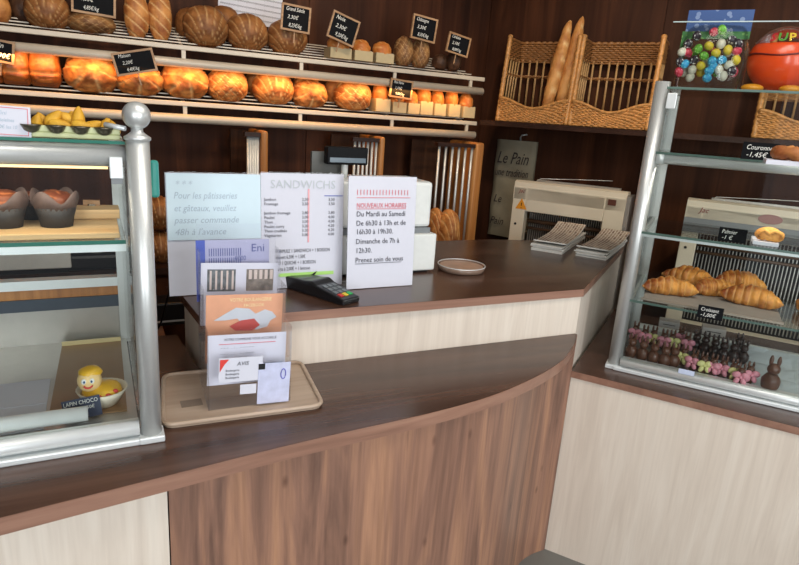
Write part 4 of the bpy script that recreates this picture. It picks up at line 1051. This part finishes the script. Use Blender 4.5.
# case floor items
FZ = .9565
p_ = [atz(62, 342, FZ), atz(124, 335, FZ), atz(138, 425, FZ), atz(48, 412, FZ)]
t = thing('bronze_tray', 'brown metal tray on the floor of the left case under the face cake', 'tray', (-.04, 1.6, FZ))
TB = mat('bronze_tray_metal', (150, 118, 84), .4, .35, .08, 12)
obj('tray_base', MB().prism([(-.128, 1.40), (.030, 1.385), (.034, 1.84), (-.118, 1.84)], FZ, FZ + .004), TB, t)
obj('tray_lip', MB().box((-.118, 1.838, FZ + .004), (.034, 1.842, FZ + .016)), mat('pale_brass', (226, 210, 160), .4, .3), t)
t = tag(obj('white_tray_paper', MB().box((-.6, 1.355, FZ), (-.135, 1.62, FZ + .002)).box((-.6, 1.48, FZ + .002), (-.135, 1.4815, FZ + .003)), PAPER), 'white lined paper on the floor at the left end of the left case', 'paper')
# face cake
a = atz(112, 408, FZ + .005)
t = thing('face_cake', 'yellow cake with a smiling face in a fluted paper case', 'cake', (a.x - .018, a.y + .035, FZ + .0045)); t.scale = (1.5,) * 3
obj('paper_case', MB().lathe([(.020, 0), (.030, .016), (.036, .026), (.034, .026), (.026, .010), (.010, .003)], (0, 0, 0), 48, 1, 1, lambda k, z: .0008 * (k % 2)), mat('waxed_white_paper', (226, 216, 196), .5), t, world=False)
YC = mat('yellow_glaze', (226, 176, 44), .3, 0, .15, 40)
obj('cake_body', MB().ell((0, 0, .020), (.029, .028, .016), 24, 14, None, .08, 60), YC, t, world=False)
hd = obj('cake_head', MB().ell((-.016, -.008, .044), (.017, .015, .018), 20, 14), mat('pale_marzipan', (232, 200, 140), .4), t, world=False)
obj('hair', MB().ell((-.014, -.004, .055), (.0165, .0145, .010), 18, 10, None, .15, 90), YC, hd, world=False)
for s_ in (-1, 1):
    obj('eye', MB().ell((-.018 + s_ * .0055, -.0215, .048), (.0035, .002, .0045), 10, 8), mat('white_icing', (236, 236, 232), .4), hd, world=False)
    obj('pupil', MB().ell((-.018 + s_ * .005, -.0232, .048), (.0016, .001, .0022), 8, 6), mat('blue_icing', (40, 80, 120), .4), hd, world=False)
obj('mouth', MB().tube([(-.024, -.0222, .041), (-.021, -.0236, .0385), (-.018, -.0238, .038), (-.015, -.0234, .0385), (-.012, -.0218, .041)], .0014, 6), mat('red_icing', (206, 60, 56), .4), hd, world=False)
for s_ in ((-.004, -.027, .022), (.008, -.026, .023), (.018, -.019, .026)):
    obj('fruit_drop', MB().ell(s_, (.0045, .003, .0035), 8, 6), MC['red_icing'], t, world=False)
a = atz(89, 424, FZ + .004)
t = thing('price_tag', 'dark blue tag lettered LAPIN CHOCO in front of the face cake', 'price tag', (a.x - .006, a.y + .030, FZ + .0045), (-.2, -.10, 0))
obj('slate', MB().box((-.042, 0, 0), (.034, .002, .046)), mat('navy_card', (34, 44, 70), .6), t, world=False)
join_text([('LAPIN CHOCO', .013, -.039, .033, -.001, 0, .78, 'LEFT'), ('2,50€', .011, -.002, .020, -.001, 0, .9, 'LEFT')], CHALK, t)

# ------------------------------------------------------------------ right display case
A = Vector((1.725, 1.530)); rd = Vector((.598, -.8015)); sd = Vector((.8015, .598)); CL = 1.15
def Q(r, s, z=None):
    p = A + rd * r + sd * s
    return (p.x, p.y) if z is None else Vector((p.x, p.y, z))
def qp(r0, s0, r1, s1): return [Q(r0, s0), Q(r1, s0), Q(r1, s1), Q(r0, s1)]
t = thing('glass_display_case', 'right glass case with croissants and chocolates on glass shelves', 'display case', Q(.55, .25, .785))
obj('bottom_rail', MB().prism(qp(.0, -.035, CL, .0), .7855, .800), ALUW, t, bevel=.003)
obj('rail_profile', MB().tube([Q(.02, -.012, .817), Q(CL, -.012, .817)], .0165, 12).prism(qp(.02, -.008, CL, .02), .80, .83), ALUW, t)
obj('post', MB().lathe([(.0245, .79), (.0245, 1.822)], (A.x, A.y, 0), 24), ALU, t)
obj('post_foot', MB().prism(qp(-.03, -.03, .03, .03), .7855, .802), ALUW, t, bevel=.003)
obj('top_tube', MB().tube([Q(.02, .0, 1.573), Q(CL, .0, 1.573)], .019, 16), ALUW, t)
obj('tube_collar', MB().tube([Q(.02, 0, 1.573), Q(.045, 0, 1.573)], .022, 12), ALUW, t)
obj('front_glass', MB().prism(qp(.02, -.024, CL, -.020), .83, 1.80), GL, t)
obj('side_glass', MB().prism(qp(.004, .02, .008, .50), .80, 1.80), GL, t)
obj('glass_clip', MB().prism(qp(.022, -.032, .052, -.024), 1.735, 1.785), ALUW, t, bevel=.002)
for z, nm, s1_, m2 in ((1.806, 'top_shelf', .42, GL), (1.594, 'upper_shelf', .40, GL), (1.316, 'middle_shelf', .40, GL), (1.063, 'lower_shelf', .44, GL)):
    obj(nm, MB().prism(qp(.012, -.016, CL, s1_), z - .008, z), m2, t)
    obj(nm + '_edge', MB().prism(qp(.012, -.0185, CL, -.0165), z - .008, z), mat('pale_green_edge', (96, 118, 110), .2, spec=.5), t, 'green glass edge')
obj('shelf_rail', MB().prism(qp(.012, -.012, CL, .004), 1.298, 1.307), ALUW, t)
obj('guard_glass', MB().prism(qp(.0, -.015, CL, -.011), 1.808, 2.005), GL, t)
obj('guard_edge', MB().prism(qp(.0, -.0155, CL, -.0105), 2.005, 2.008), mat('pale_guard_edge', (190, 206, 204), .3), t, 'pale top edge of the guard glass')
obj('rear_post', MB().prism(qp(.0, .48, .03, .51), .786, 1.806), ALU, t)
obj('rear_rail', MB().prism(qp(.03, .485, CL, .505), .786, .83), ALUW, t)
obj('case_floor', MB().prism(qp(.03, .02, CL, .485), .80, .812), STEEL, t)
for z in (1.573, 1.30, 1.045):
    obj('shelf_arm', MB().prism(qp(.012, .0, .022, .49), z, z + .012), ALU, t)
area('case_lamp_and_fill_light', Q(.58, .03, 1.548), Q(.58, .12, .8), 1.1, .02, 2.2, (1, .93, .82)).rotation_euler = ((Q(.58, .14, .8) - Q(.58, .03, 1.548)).to_track_quat('-Z', 'Y').to_matrix() @ Matrix.Identity(3)).to_euler()  # added fill under the tube brightening croissants and chocolates, no lamp fitted here
o_ = [o for o in bpy.data.objects if o.name.startswith('case_lamp_and_fill_light')][-1]; dn = (Q(.58, .14, .8) - Q(.58, .03, 1.548)).normalized(); xx = Vector((rd.x, rd.y, 0)); yy = (-dn).cross(xx).normalized()
o_.rotation_euler = Matrix((xx, yy, -dn)).transposed().to_euler()
# helper: find case coordinates (r, s) of a pixel at height z
def rs(px, py, z):
    p = atz(px, py, z); d = Vector((p.x, p.y)) - A
    return d.dot(rd), d.dot(sd)
def onshelf(px, py, z):
    p = atz(px, py, z); return p
CASEROT = math.atan2(rd.y, rd.x)
# croissants on a tray
LZ = 1.0635
r0, s0 = rs(643, 297, LZ + .005); r1, s1 = rs(783, 325, LZ + .005)
t = thing('pastry_tray', 'flat tray with grey lining under the croissants', 'tray', Q((r0 + r1) / 2, .2, LZ))
obj('tray_plate', MB().prism(qp(r0, .01, r1, .30), LZ + .0005, LZ + .006), mat('grey_lining_paper', (150, 142, 136), .6, 0, .06, 20), t)
obj('tray_edge', MB().prism(qp(r0 - .004, .004, r1 + .004, .0095), LZ + .0005, LZ + .009), mat('tray_edge_metal', (176, 160, 146), .4, .5), t)
CRO = crust('croissant_crust', (140, 68, 26), (236, 164, 80), (248, 208, 136), .38)
def croissant(cx, cy, cz, L, R, yaw, label, bend=.35, seed=0):
    mb = MB(); N = 72; n = 22; rings = []; sc = {}
    for i in range(N + 1):
        u = i / N * 2 - 1; env = max(.05, (1 - abs(u) ** 2.2)) ** .75
        seg = (abs(u) * 4.2) % 1; bulge = .88 + .15 * math.sin(PI * seg) ** .6
        r = R * env * bulge; x = u * L / 2; y = -bend * L * (u * u) * .5
        ring = []
        for k in range(n):
            a_ = 2 * PI * k / n; nn = 1 + .24 * noise.noise(Vector((x * 40 + seed, math.cos(a_) * 1.5, math.sin(a_) * 1.5)))
            z = math.sin(a_) * r * nn; z = max(z, -R * .62 * min(1, env + .2))
            v = mb.bm.verts.new((x, y + math.cos(a_) * r * 1.05 * nn, z)); sc[v] = max(0, 1 - abs(seg - .08) * 7) * .35
            ring.append(v)
        rings.append(ring)
    for a, b in zip(rings, rings[1:]):
        for k in range(n): mb.bm.faces.new((a[k], a[(k + 1) % n], b[(k + 1) % n], b[k])).smooth = True
    mb.bm.faces.new(rings[0][::-1]); mb.bm.faces.new(rings[-1]); mb.bm.verts.index_update()
    vals = [sc[v] for v in mb.bm.verts]; bmesh.ops.recalc_face_normals(mb.bm, faces=mb.bm.faces)
    me = bpy.data.meshes.new('croissant'); mb.bm.to_mesh(me); mb.bm.free(); me.materials.append(CRO)
    at = me.attributes.new('score', 'FLOAT', 'POINT')
    for i, v in enumerate(vals): at.data[i].value = v
    o = bpy.data.objects.new('croissant', me); C.objects.link(o); o.location = (cx, cy, cz + R * .62); o.rotation_euler = (0, 0, yaw)
    return tag(o, label, 'croissant', 'croissants on the lower glass shelf')
for (px, py, L, R, dyaw, lab, sd_) in ((668, 291, .20, .040, .25, 'golden croissant at the left end of the tray', 1), (690, 283, .21, .046, -.3, 'darker croissant lying behind the left one', 5),
        (712, 292, .17, .040, .5, 'middle croissant behind the chalk price tag', 9), (750, 302, .21, .044, -.15, 'largest golden croissant with pale tips at the right end of the tray', 13), (737, 288, .19, .050, .2, 'croissant behind the largest one on the tray', 17)):
    p = atz(px, py, LZ + .015)
    croissant(p.x, p.y, LZ + .0065, L, R, CASEROT + dyaw, lab, .3, sd_)
p = atz(799, 308, LZ + .01)
croissant(p.x + .04, p.y, LZ + .0005, .12, .03, CASEROT + 1.2, 'yellow pastry cut off by the right edge beside the croissant tray', .1, 3)
def ctag(px, py, z, w, h, lines, label):
    p = atz(px, py, z)
    t = thing('price_tag', label, 'price tag', (p.x, p.y, z), (-.12, 0, CASEROT))
    obj('slate', MB().box((-w / 2, 0, 0), (w / 2, .003, h)), SLATE, t, world=False)
    join_text([(s_, h * .40, -w * .40 + i * w * .03, h * (.58 - .42 * i), -.0012, .2, .82 if i == 0 else 1, 'LEFT') for i, s_ in enumerate(lines)], CHALK, t)
    return t
_r, _s = rs(710, 316, LZ)
ctag(709, 319, LZ + .0095, .076, .042, ['Croissant', '-1,00€'], 'black tag chalked 1,00 euro in front of the croissants')
ctag(731, 242, 1.317, .084, .046, ['Palmier', '-1 €'], 'black tag chalked Palmier beside the palmier on the middle shelf')
ctag(758, 160, 1.595, .096, .052, ['Couronne', '-1,45€'], 'black tag chalked 1,45 euro on the upper shelf above the tube')
# palmier on a small box
p = atz(768, 246, 1.317)
t = thing('palmier', 'flat golden palmier pastry in a white tray on the middle shelf', 'pastry', (p.x, p.y, 1.3165), CASEROT)
obj('white_carton', MB().box((-.045, 0, 0), (.03, .12, .012)), PAPER, t, world=False)
b = MB()
for (x, z, rx, rz) in ((-.018, .034, .026, .02), (.018, .032, .026, .02), (0, .026, .018, .013)):
    b.ell((x, .03, z), (rx, .012, rz), 18, 12, None, .1, 60)
b.tube([(-.03, .02, .02), (-.035, .018, .036), (-.018, .016, .05), (-.002, .016, .038), (.012, .016, .05), (.034, .018, .04), (.036, .02, .024)], .006, 8)
obj('pastry', b, crust('palmier_crust', (206, 134, 54), (236, 178, 92)), t, world=False)
b = MB(); b.ell((.0, .08, .032), (.04, .012, .022), 18, 10, None, .1, 50)
obj('second_pastry', b, MC['palmier_crust'], t, world=False)
p = atz(792, 166, 1.595)
t = thing('crown_pastry', 'glazed brown ring pastry in a white tray cut by the right edge', 'pastry', (p.x + .01, p.y + .005, 1.5945), CASEROT)
obj('white_carton', MB().box((-.06, 0, 0), (.08, .12, .012)), PAPER, t, world=False)
obj('pastry', MB().tube([(.045 * math.cos(k * PI / 12) + .01, .05 + .04 * math.sin(k * PI / 12), .030 + .003 * math.sin(k * 2)) for k in range(24)], [.017 + .003 * math.sin(k * 1.9) for k in range(24)], 10, True), crust('ring_crust', (130, 66, 30), (206, 140, 80)), t, world=False)

# chocolate figures with bows
CFZ = .8125
def bow_mesh(): 
    b = MB()
    for s_ in (-1, 1): b.ell((s_ * .009, 0, .004), (.010, .006, .008), 10, 6, Matrix.Rotation(s_ * .3, 3, 'Y')); b.ell((s_ * .007, -.001, -.010), (.006, .004, .009), 8, 6, Matrix.Rotation(-s_ * .4, 3, 'Y'))
    b.ell((0, -.002, 0), (.004, .004, .004), 8, 6); return b
def figure(name, m, bow, label):
    t = thing(name, label, 'chocolate', (0, 0, 0))
    b = MB(); b.ell((0, 0, .016), (.013, .012, .017), 16, 10, None, .12, 120)
    obj('body', b, m, t, world=False)
    h = obj('head', MB().ell((0, -.002, .038), (.009, .009, .009), 14, 10), m, t, world=False)
    for s_ in (-1, 1): obj('ear', MB().ell((s_ * .005, 0, .050), (.003, .002, .009), 8, 6), m, h, world=False)
    if bow:
        bb_ = bow_mesh(); bmesh.ops.translate(bb_.bm, vec=(0, -.013, .028), verts=bb_.bm.verts); obj('bow', bb_, bow, t, world=False)
    return t
PB = mat('pink_satin', (228, 152, 168), .5, 0, .1); YB = mat('pale_yellow_satin', (226, 222, 150), .5, 0, .1)
protos = {('p'): figure('chocolate_rabbit', CHOC, PB, 'x'), 'y': figure('chocolate_rabbit', CHOC, YB, 'x'), 'n': figure('chocolate_rabbit', CHOC, None, 'x'), 'd': figure('dark_chocolate_rabbit', DCHOC, None, 'x')}
used = set()
def put(kind, px, py, label, group, sc_=1, dz=0):
    p = atz(px, py, CFZ); pr = protos[kind]; yaw = CASEROT + random.uniform(-.4, .4)
    if kind not in used:
        used.add(kind); pr.location = (p.x, p.y, CFZ + dz); pr.rotation_euler = (0, 0, yaw); pr.scale = (sc_,) * 3; pr['label'] = label; pr['group'] = group; return pr
    return dup(pr, (p.x, p.y, CFZ + dz), yaw, label, group, (sc_,) * 3)
random.seed(3)
gN = 'plain chocolate rabbits front left in the right case'; gF = 'bow-tied chocolates in the front row'; gB = 'bow-tied chocolates in the back row'; gD = 'dark chocolates behind'
for px, py in ((630, 358), (641, 361), (652, 364), (663, 367), (672, 368)):
    put('n', px, py, 'milk chocolate rabbit without a bow, front left of the right case', gN, 1.75)
for px, py, k in ((682, 366, 'y'), (692, 371, 'p'), (701, 374, 'y'), (711, 376, 'p'), (721, 378, 'p'), (731, 381, 'y'), (738, 386, 'p'), (747, 384, 'p')):
    put(k, px, py, 'chocolate rabbit with a %s bow, front row of the right case' % ('pink' if k == 'p' else 'yellow'), gF + (' pink' if k == 'p' else ' yellow'), 1.5)
for px, py, k in ((634, 341, 'p'), (643, 345, 'p'), (652, 346, 'y'), (662, 349, 'p'), (670, 350, 'y'), (679, 346, 'p'), (685, 352, 'p')):
    put(k, px, py, 'chocolate rabbit with a %s bow, back row of the right case' % ('pink' if k == 'p' else 'yellow'), gB + (' pink' if k == 'p' else ' yellow'), 1.5)
for px, py in ((694, 352), (703, 355), (712, 358), (721, 361), (731, 363), (741, 364), (736, 356)):
    put('d', px, py, 'dark chocolate rabbit behind the bow-tied front row', gD, 1.7)
put('n', 768, 392, 'single large milk chocolate rabbit standing on white paper at the right', 'large rabbit', 2.3)
p = atz(685, 372, CFZ + .02)
t = tag(obj('blank_label', MB().box((-.026, -.001, 0), (.026, .001, .018)), mat('pale_blue_card', (196, 206, 230), .5)), 'small blank pale blue label at the front of the chocolates', 'label')
q = Q(rs(686, 374, .83)[0], -.0265, .828); t.location = q; t.rotation_euler = (0, 0, CASEROT)
for (px, py, w, d_, h, lab) in ((668, 338, .085, .06, .03, 'white carton behind the bow-tied chocolates, left one'), (713, 346, .095, .06, .035, 'white carton with a printed line behind the dark chocolates')):
    p = atz(px, py - 8, CFZ); t = thing('white_carton', lab, 'carton', (p.x + sd.x * .03, p.y + sd.y * .03, CFZ), CASEROT + .05)
    obj('carton_body', MB().box((-w / 2, 0, 0), (w / 2, d_, h)), mat('grey_white_card', (186, 180, 176), .6), t, world=False, bevel=.002)
    obj('printed_line', MB().box((-w * .3, -.001, h * .45), (w * .3, 0, h * .55)), BRI, t, world=False)
b = MB(); N = 14; G = [[None] * (N + 1) for _ in range(N + 1)]
r0, s0 = rs(752, 340, CFZ)
for i in range(N + 1):
    for j in range(N + 1):
        x = .02 + i / N * .34; y = j / N * .40 + .0
        G[i][j] = Q(.32 + x, .035 + y, CFZ + .002 + .010 * abs(noise.noise(Vector((x * 14, y * 14, 2)))) + (.03 * max(0, y - .30) * 8))
for i in range(N):
    for j in range(N): b.face([G[i][j], G[i + 1][j], G[i + 1][j + 1], G[i][j + 1]])
bmesh.ops.remove_doubles(b.bm, verts=b.bm.verts, dist=.0001)
o = obj('crumpled_paper', b, mat('bluish_tissue_paper', (190, 200, 206), .6), None); tag(o, 'crumpled white tissue paper on the floor of the right case', 'paper'); o.modifiers.new('t', 'SOLIDIFY').thickness = .0008

# ------------------------------------------------------------------ on top of the right case
GZ = 1.8065
def qtop(px, py, s): 
    """point over the case top: pixel column/row on the upright plane s metres behind the front"""
    d = ray(px, py); n = Vector((sd.x, sd.y, 0)); p0 = Q(0, s, 0); k = (p0 - CP).dot(n) / d.dot(n); return CP + d * k
pl_ = qtop(674, 80, .12); pr_ = qtop(742, 88, .12); pt = qtop(700, 12, .12)
cen = (pl_ + pr_) / 2; wB = (Vector((pr_.x, pr_.y)) - Vector((pl_.x, pl_.y))).length; hB = (pt.z - GZ) * .95
t = thing('egg_packet', 'clear plastic packet with a blue and green header full of coloured eggs', 'packet', (cen.x, cen.y, GZ), CASEROT)
obj('film', MB().lathe([(wB * .46, .0), (wB * .5, .01), (wB * .5, hB * .55), (wB * .42, hB * .8), (wB * .36, hB * .86)], (0, 0, 0), 24, 1, .5), PLASTIC, t, world=False)
def speck(name, c1, c2, sc):
    if name in MC: return MC[name]
    m = mat(name, c1, .35); nt = m.node_tree; tc = nt.nodes.new('ShaderNodeTexCoord'); v = nt.nodes.new('ShaderNodeTexVoronoi'); v.inputs['Scale'].default_value = sc
    r = nt.nodes.new('ShaderNodeValToRGB'); r.color_ramp.interpolation = 'CONSTANT'; r.color_ramp.elements[0].color = srgb(*c2); r.color_ramp.elements[1].position = .33; r.color_ramp.elements[1].color = srgb(*c1)
    nt.links.new(tc.outputs['Object'], v.inputs[0]); nt.links.new(v.outputs['Distance'], r.inputs[0]); nt.links.new(r.outputs[0], nt.nodes['Principled BSDF'].inputs['Base Color']); return m
hd = obj('header', MB().box((-wB * .46, .005, hB * .80), (wB * .46, .012, hB * 1.08)), speck('blue_header_print', (52, 84, 140), (120, 140, 178), 45), t, 'blue printed header card', world=False)
obj('green_band', MB().box((-wB * .50, .006, hB * .70), (wB * .46, .014, hB * .80)), speck('green_header_print', (60, 120, 60), (120, 170, 90), 60), t, 'green printed band', world=False)
obj('green_side', MB().box((-wB * .5, .007, hB * .35), (-wB * .42, .014, hB * .72)), MC['green_header_print'], t, world=False)
cols = {'yellow': (226, 200, 60), 'cream': (226, 220, 200), 'red': (206, 60, 80), 'green': (110, 180, 60), 'blue': (60, 160, 210), 'black': (50, 40, 50)}
layout = [(697, 36, 'black'), (714, 32, 'red'), (722, 30, 'green'), (688, 44, 'black'), (709, 46, 'yellow'), (721, 44, 'cream'), (732, 40, 'black'), (738, 44, 'black'), (682, 52, 'cream'), (688, 53, 'red'), (698, 49, 'green'), (716, 53, 'yellow'), (728, 50, 'yellow'), (737, 51, 'red'), (680, 62, 'black'), (694, 60, 'black'), (704, 56, 'green'), (712, 61, 'blue'), (722, 60, 'blue'), (736, 60, 'yellow'), (685, 64, 'blue'), (701, 66, 'yellow'), (692, 70, 'cream'), (709, 71, 'blue'), (719, 70, 'cream'), (729, 65, 'cream'), (732, 71, 'black'), (690, 77, 'cream'), (707, 78, 'blue'), (723, 76, 'cream'), (713, 66, 'blue'), (679, 72, 'red')]
er = .0142
for i, (px, py, c) in enumerate(layout):
    p = qtop(px, py, .095 - .004 * (i % 3)); p.z = max(p.z, GZ + er + .002)
    m = speck(c + '_speckled_foil', cols[c], tuple(min(255, v + 70) if c != 'black' else 220 for v in cols[c]), 120 if c not in ('yellow', 'cream') else 20)
    if c in ('yellow', 'cream'): m = mat(c + '_egg_shell', cols[c], .35, 0, .05, 60)
    o = obj('sugar_egg', MB().ell(p, (er, er, er * 1.18), 14, 10, Matrix.Rotation(i * 1.3, 3, 'Y')), m)
    tag(o, '%s sugar egg in the clear packet on top of the right case' % c, 'egg', '%s eggs in the packet' % c)
for i in range(10):
    p = qtop(684 + i * 5.5, 72 - (i % 3) * 10, .13); p.z = max(p.z, GZ + er + .002); c = ('cream', 'red', 'green', 'yellow')[i % 4]
    m = mat(c + '_egg_shell', cols[c], .35, 0, .05, 60) if c in ('cream', 'yellow') else MC[c + '_speckled_foil']
    tag(obj('sugar_egg', MB().ell(p, (er, er, er * 1.18), 14, 10), m), '%s sugar egg in the clear packet on top of the right case' % c, 'egg', '%s eggs in the packet' % c)
# orange round toy
bl_ = qtop(750, 45, .20); R0 = .105
cc = bl_ + Vector((rd.x, rd.y, 0)) * R0 * 1.0
cc.z = GZ + R0 * .92 + .012
t = thing('round_toy_container', 'large shiny orange-red ball container with a clear printed top and yellow feet', 'toy', (cc.x, cc.y, GZ), CASEROT)
ORM = mat('shiny_orange_red', (244, 84, 36), .25, 0, .02, 10, coat=.3)
h0 = R0 * .92 + .012
prof = [(R0 * math.cos(a_), h0 + R0 * .95 * math.sin(a_)) for a_ in [math.radians(v) for v in range(-85, 31, 6)]]
obj('ball', MB().lathe(prof, (0, 0, 0), 40), ORM, t, world=False)
prof = [(R0 * 1.0 * math.cos(a_), h0 + R0 * 1.05 * math.sin(a_)) for a_ in [math.radians(v) for v in range(28, 89, 6)]]
obj('clear_dome', MB().lathe(prof, (0, 0, 0), 40), PLASTIC, t, world=False)
obj('seam', MB().tube([(R0 * 1.002 * math.cos(k * PI / 24), R0 * 1.002 * math.sin(k * PI / 24), h0 + .012 + .004 * math.sin(k * .5)) for k in range(48)], .003, 6, True), mat('dark_red_seam', (120, 34, 26), .4), t, world=False)
for s_ in (-.055, .055):
    obj('foot', MB().ell((s_ - .02, -.10, .013), (.034, .026, .013), 18, 10), mat('orange_yellow_plastic', (240, 160, 44), .3), t, world=False)
for i, (ch, col) in enumerate((('S', 'print_red'), ('U', 'print_green'), ('P', 'print_yellow'), ('E', 'print_blue'), ('R', 'print_pink'))):
    th = math.radians(-118 + i * 17); mm = mat(col, {'print_red': (200, 40, 50), 'print_green': (90, 160, 60), 'print_yellow': (230, 190, 50), 'print_blue': (40, 130, 200), 'print_pink': (210, 90, 140)}[col], .4)
    for row, (zz, rr) in enumerate(((h0 + R0 * .50, R0 * .90),)):
        mt = Matrix.Translation((rr * 1.02 * math.cos(th), rr * 1.02 * math.sin(th), zz)) @ Matrix.Rotation(th + PI / 2, 4, 'Z') @ Matrix.Rotation(PI / 2 - .5, 4, 'X')
        text(ch, .040 - .008 * row, mm, mt, t, align='CENTER', bold=.001)
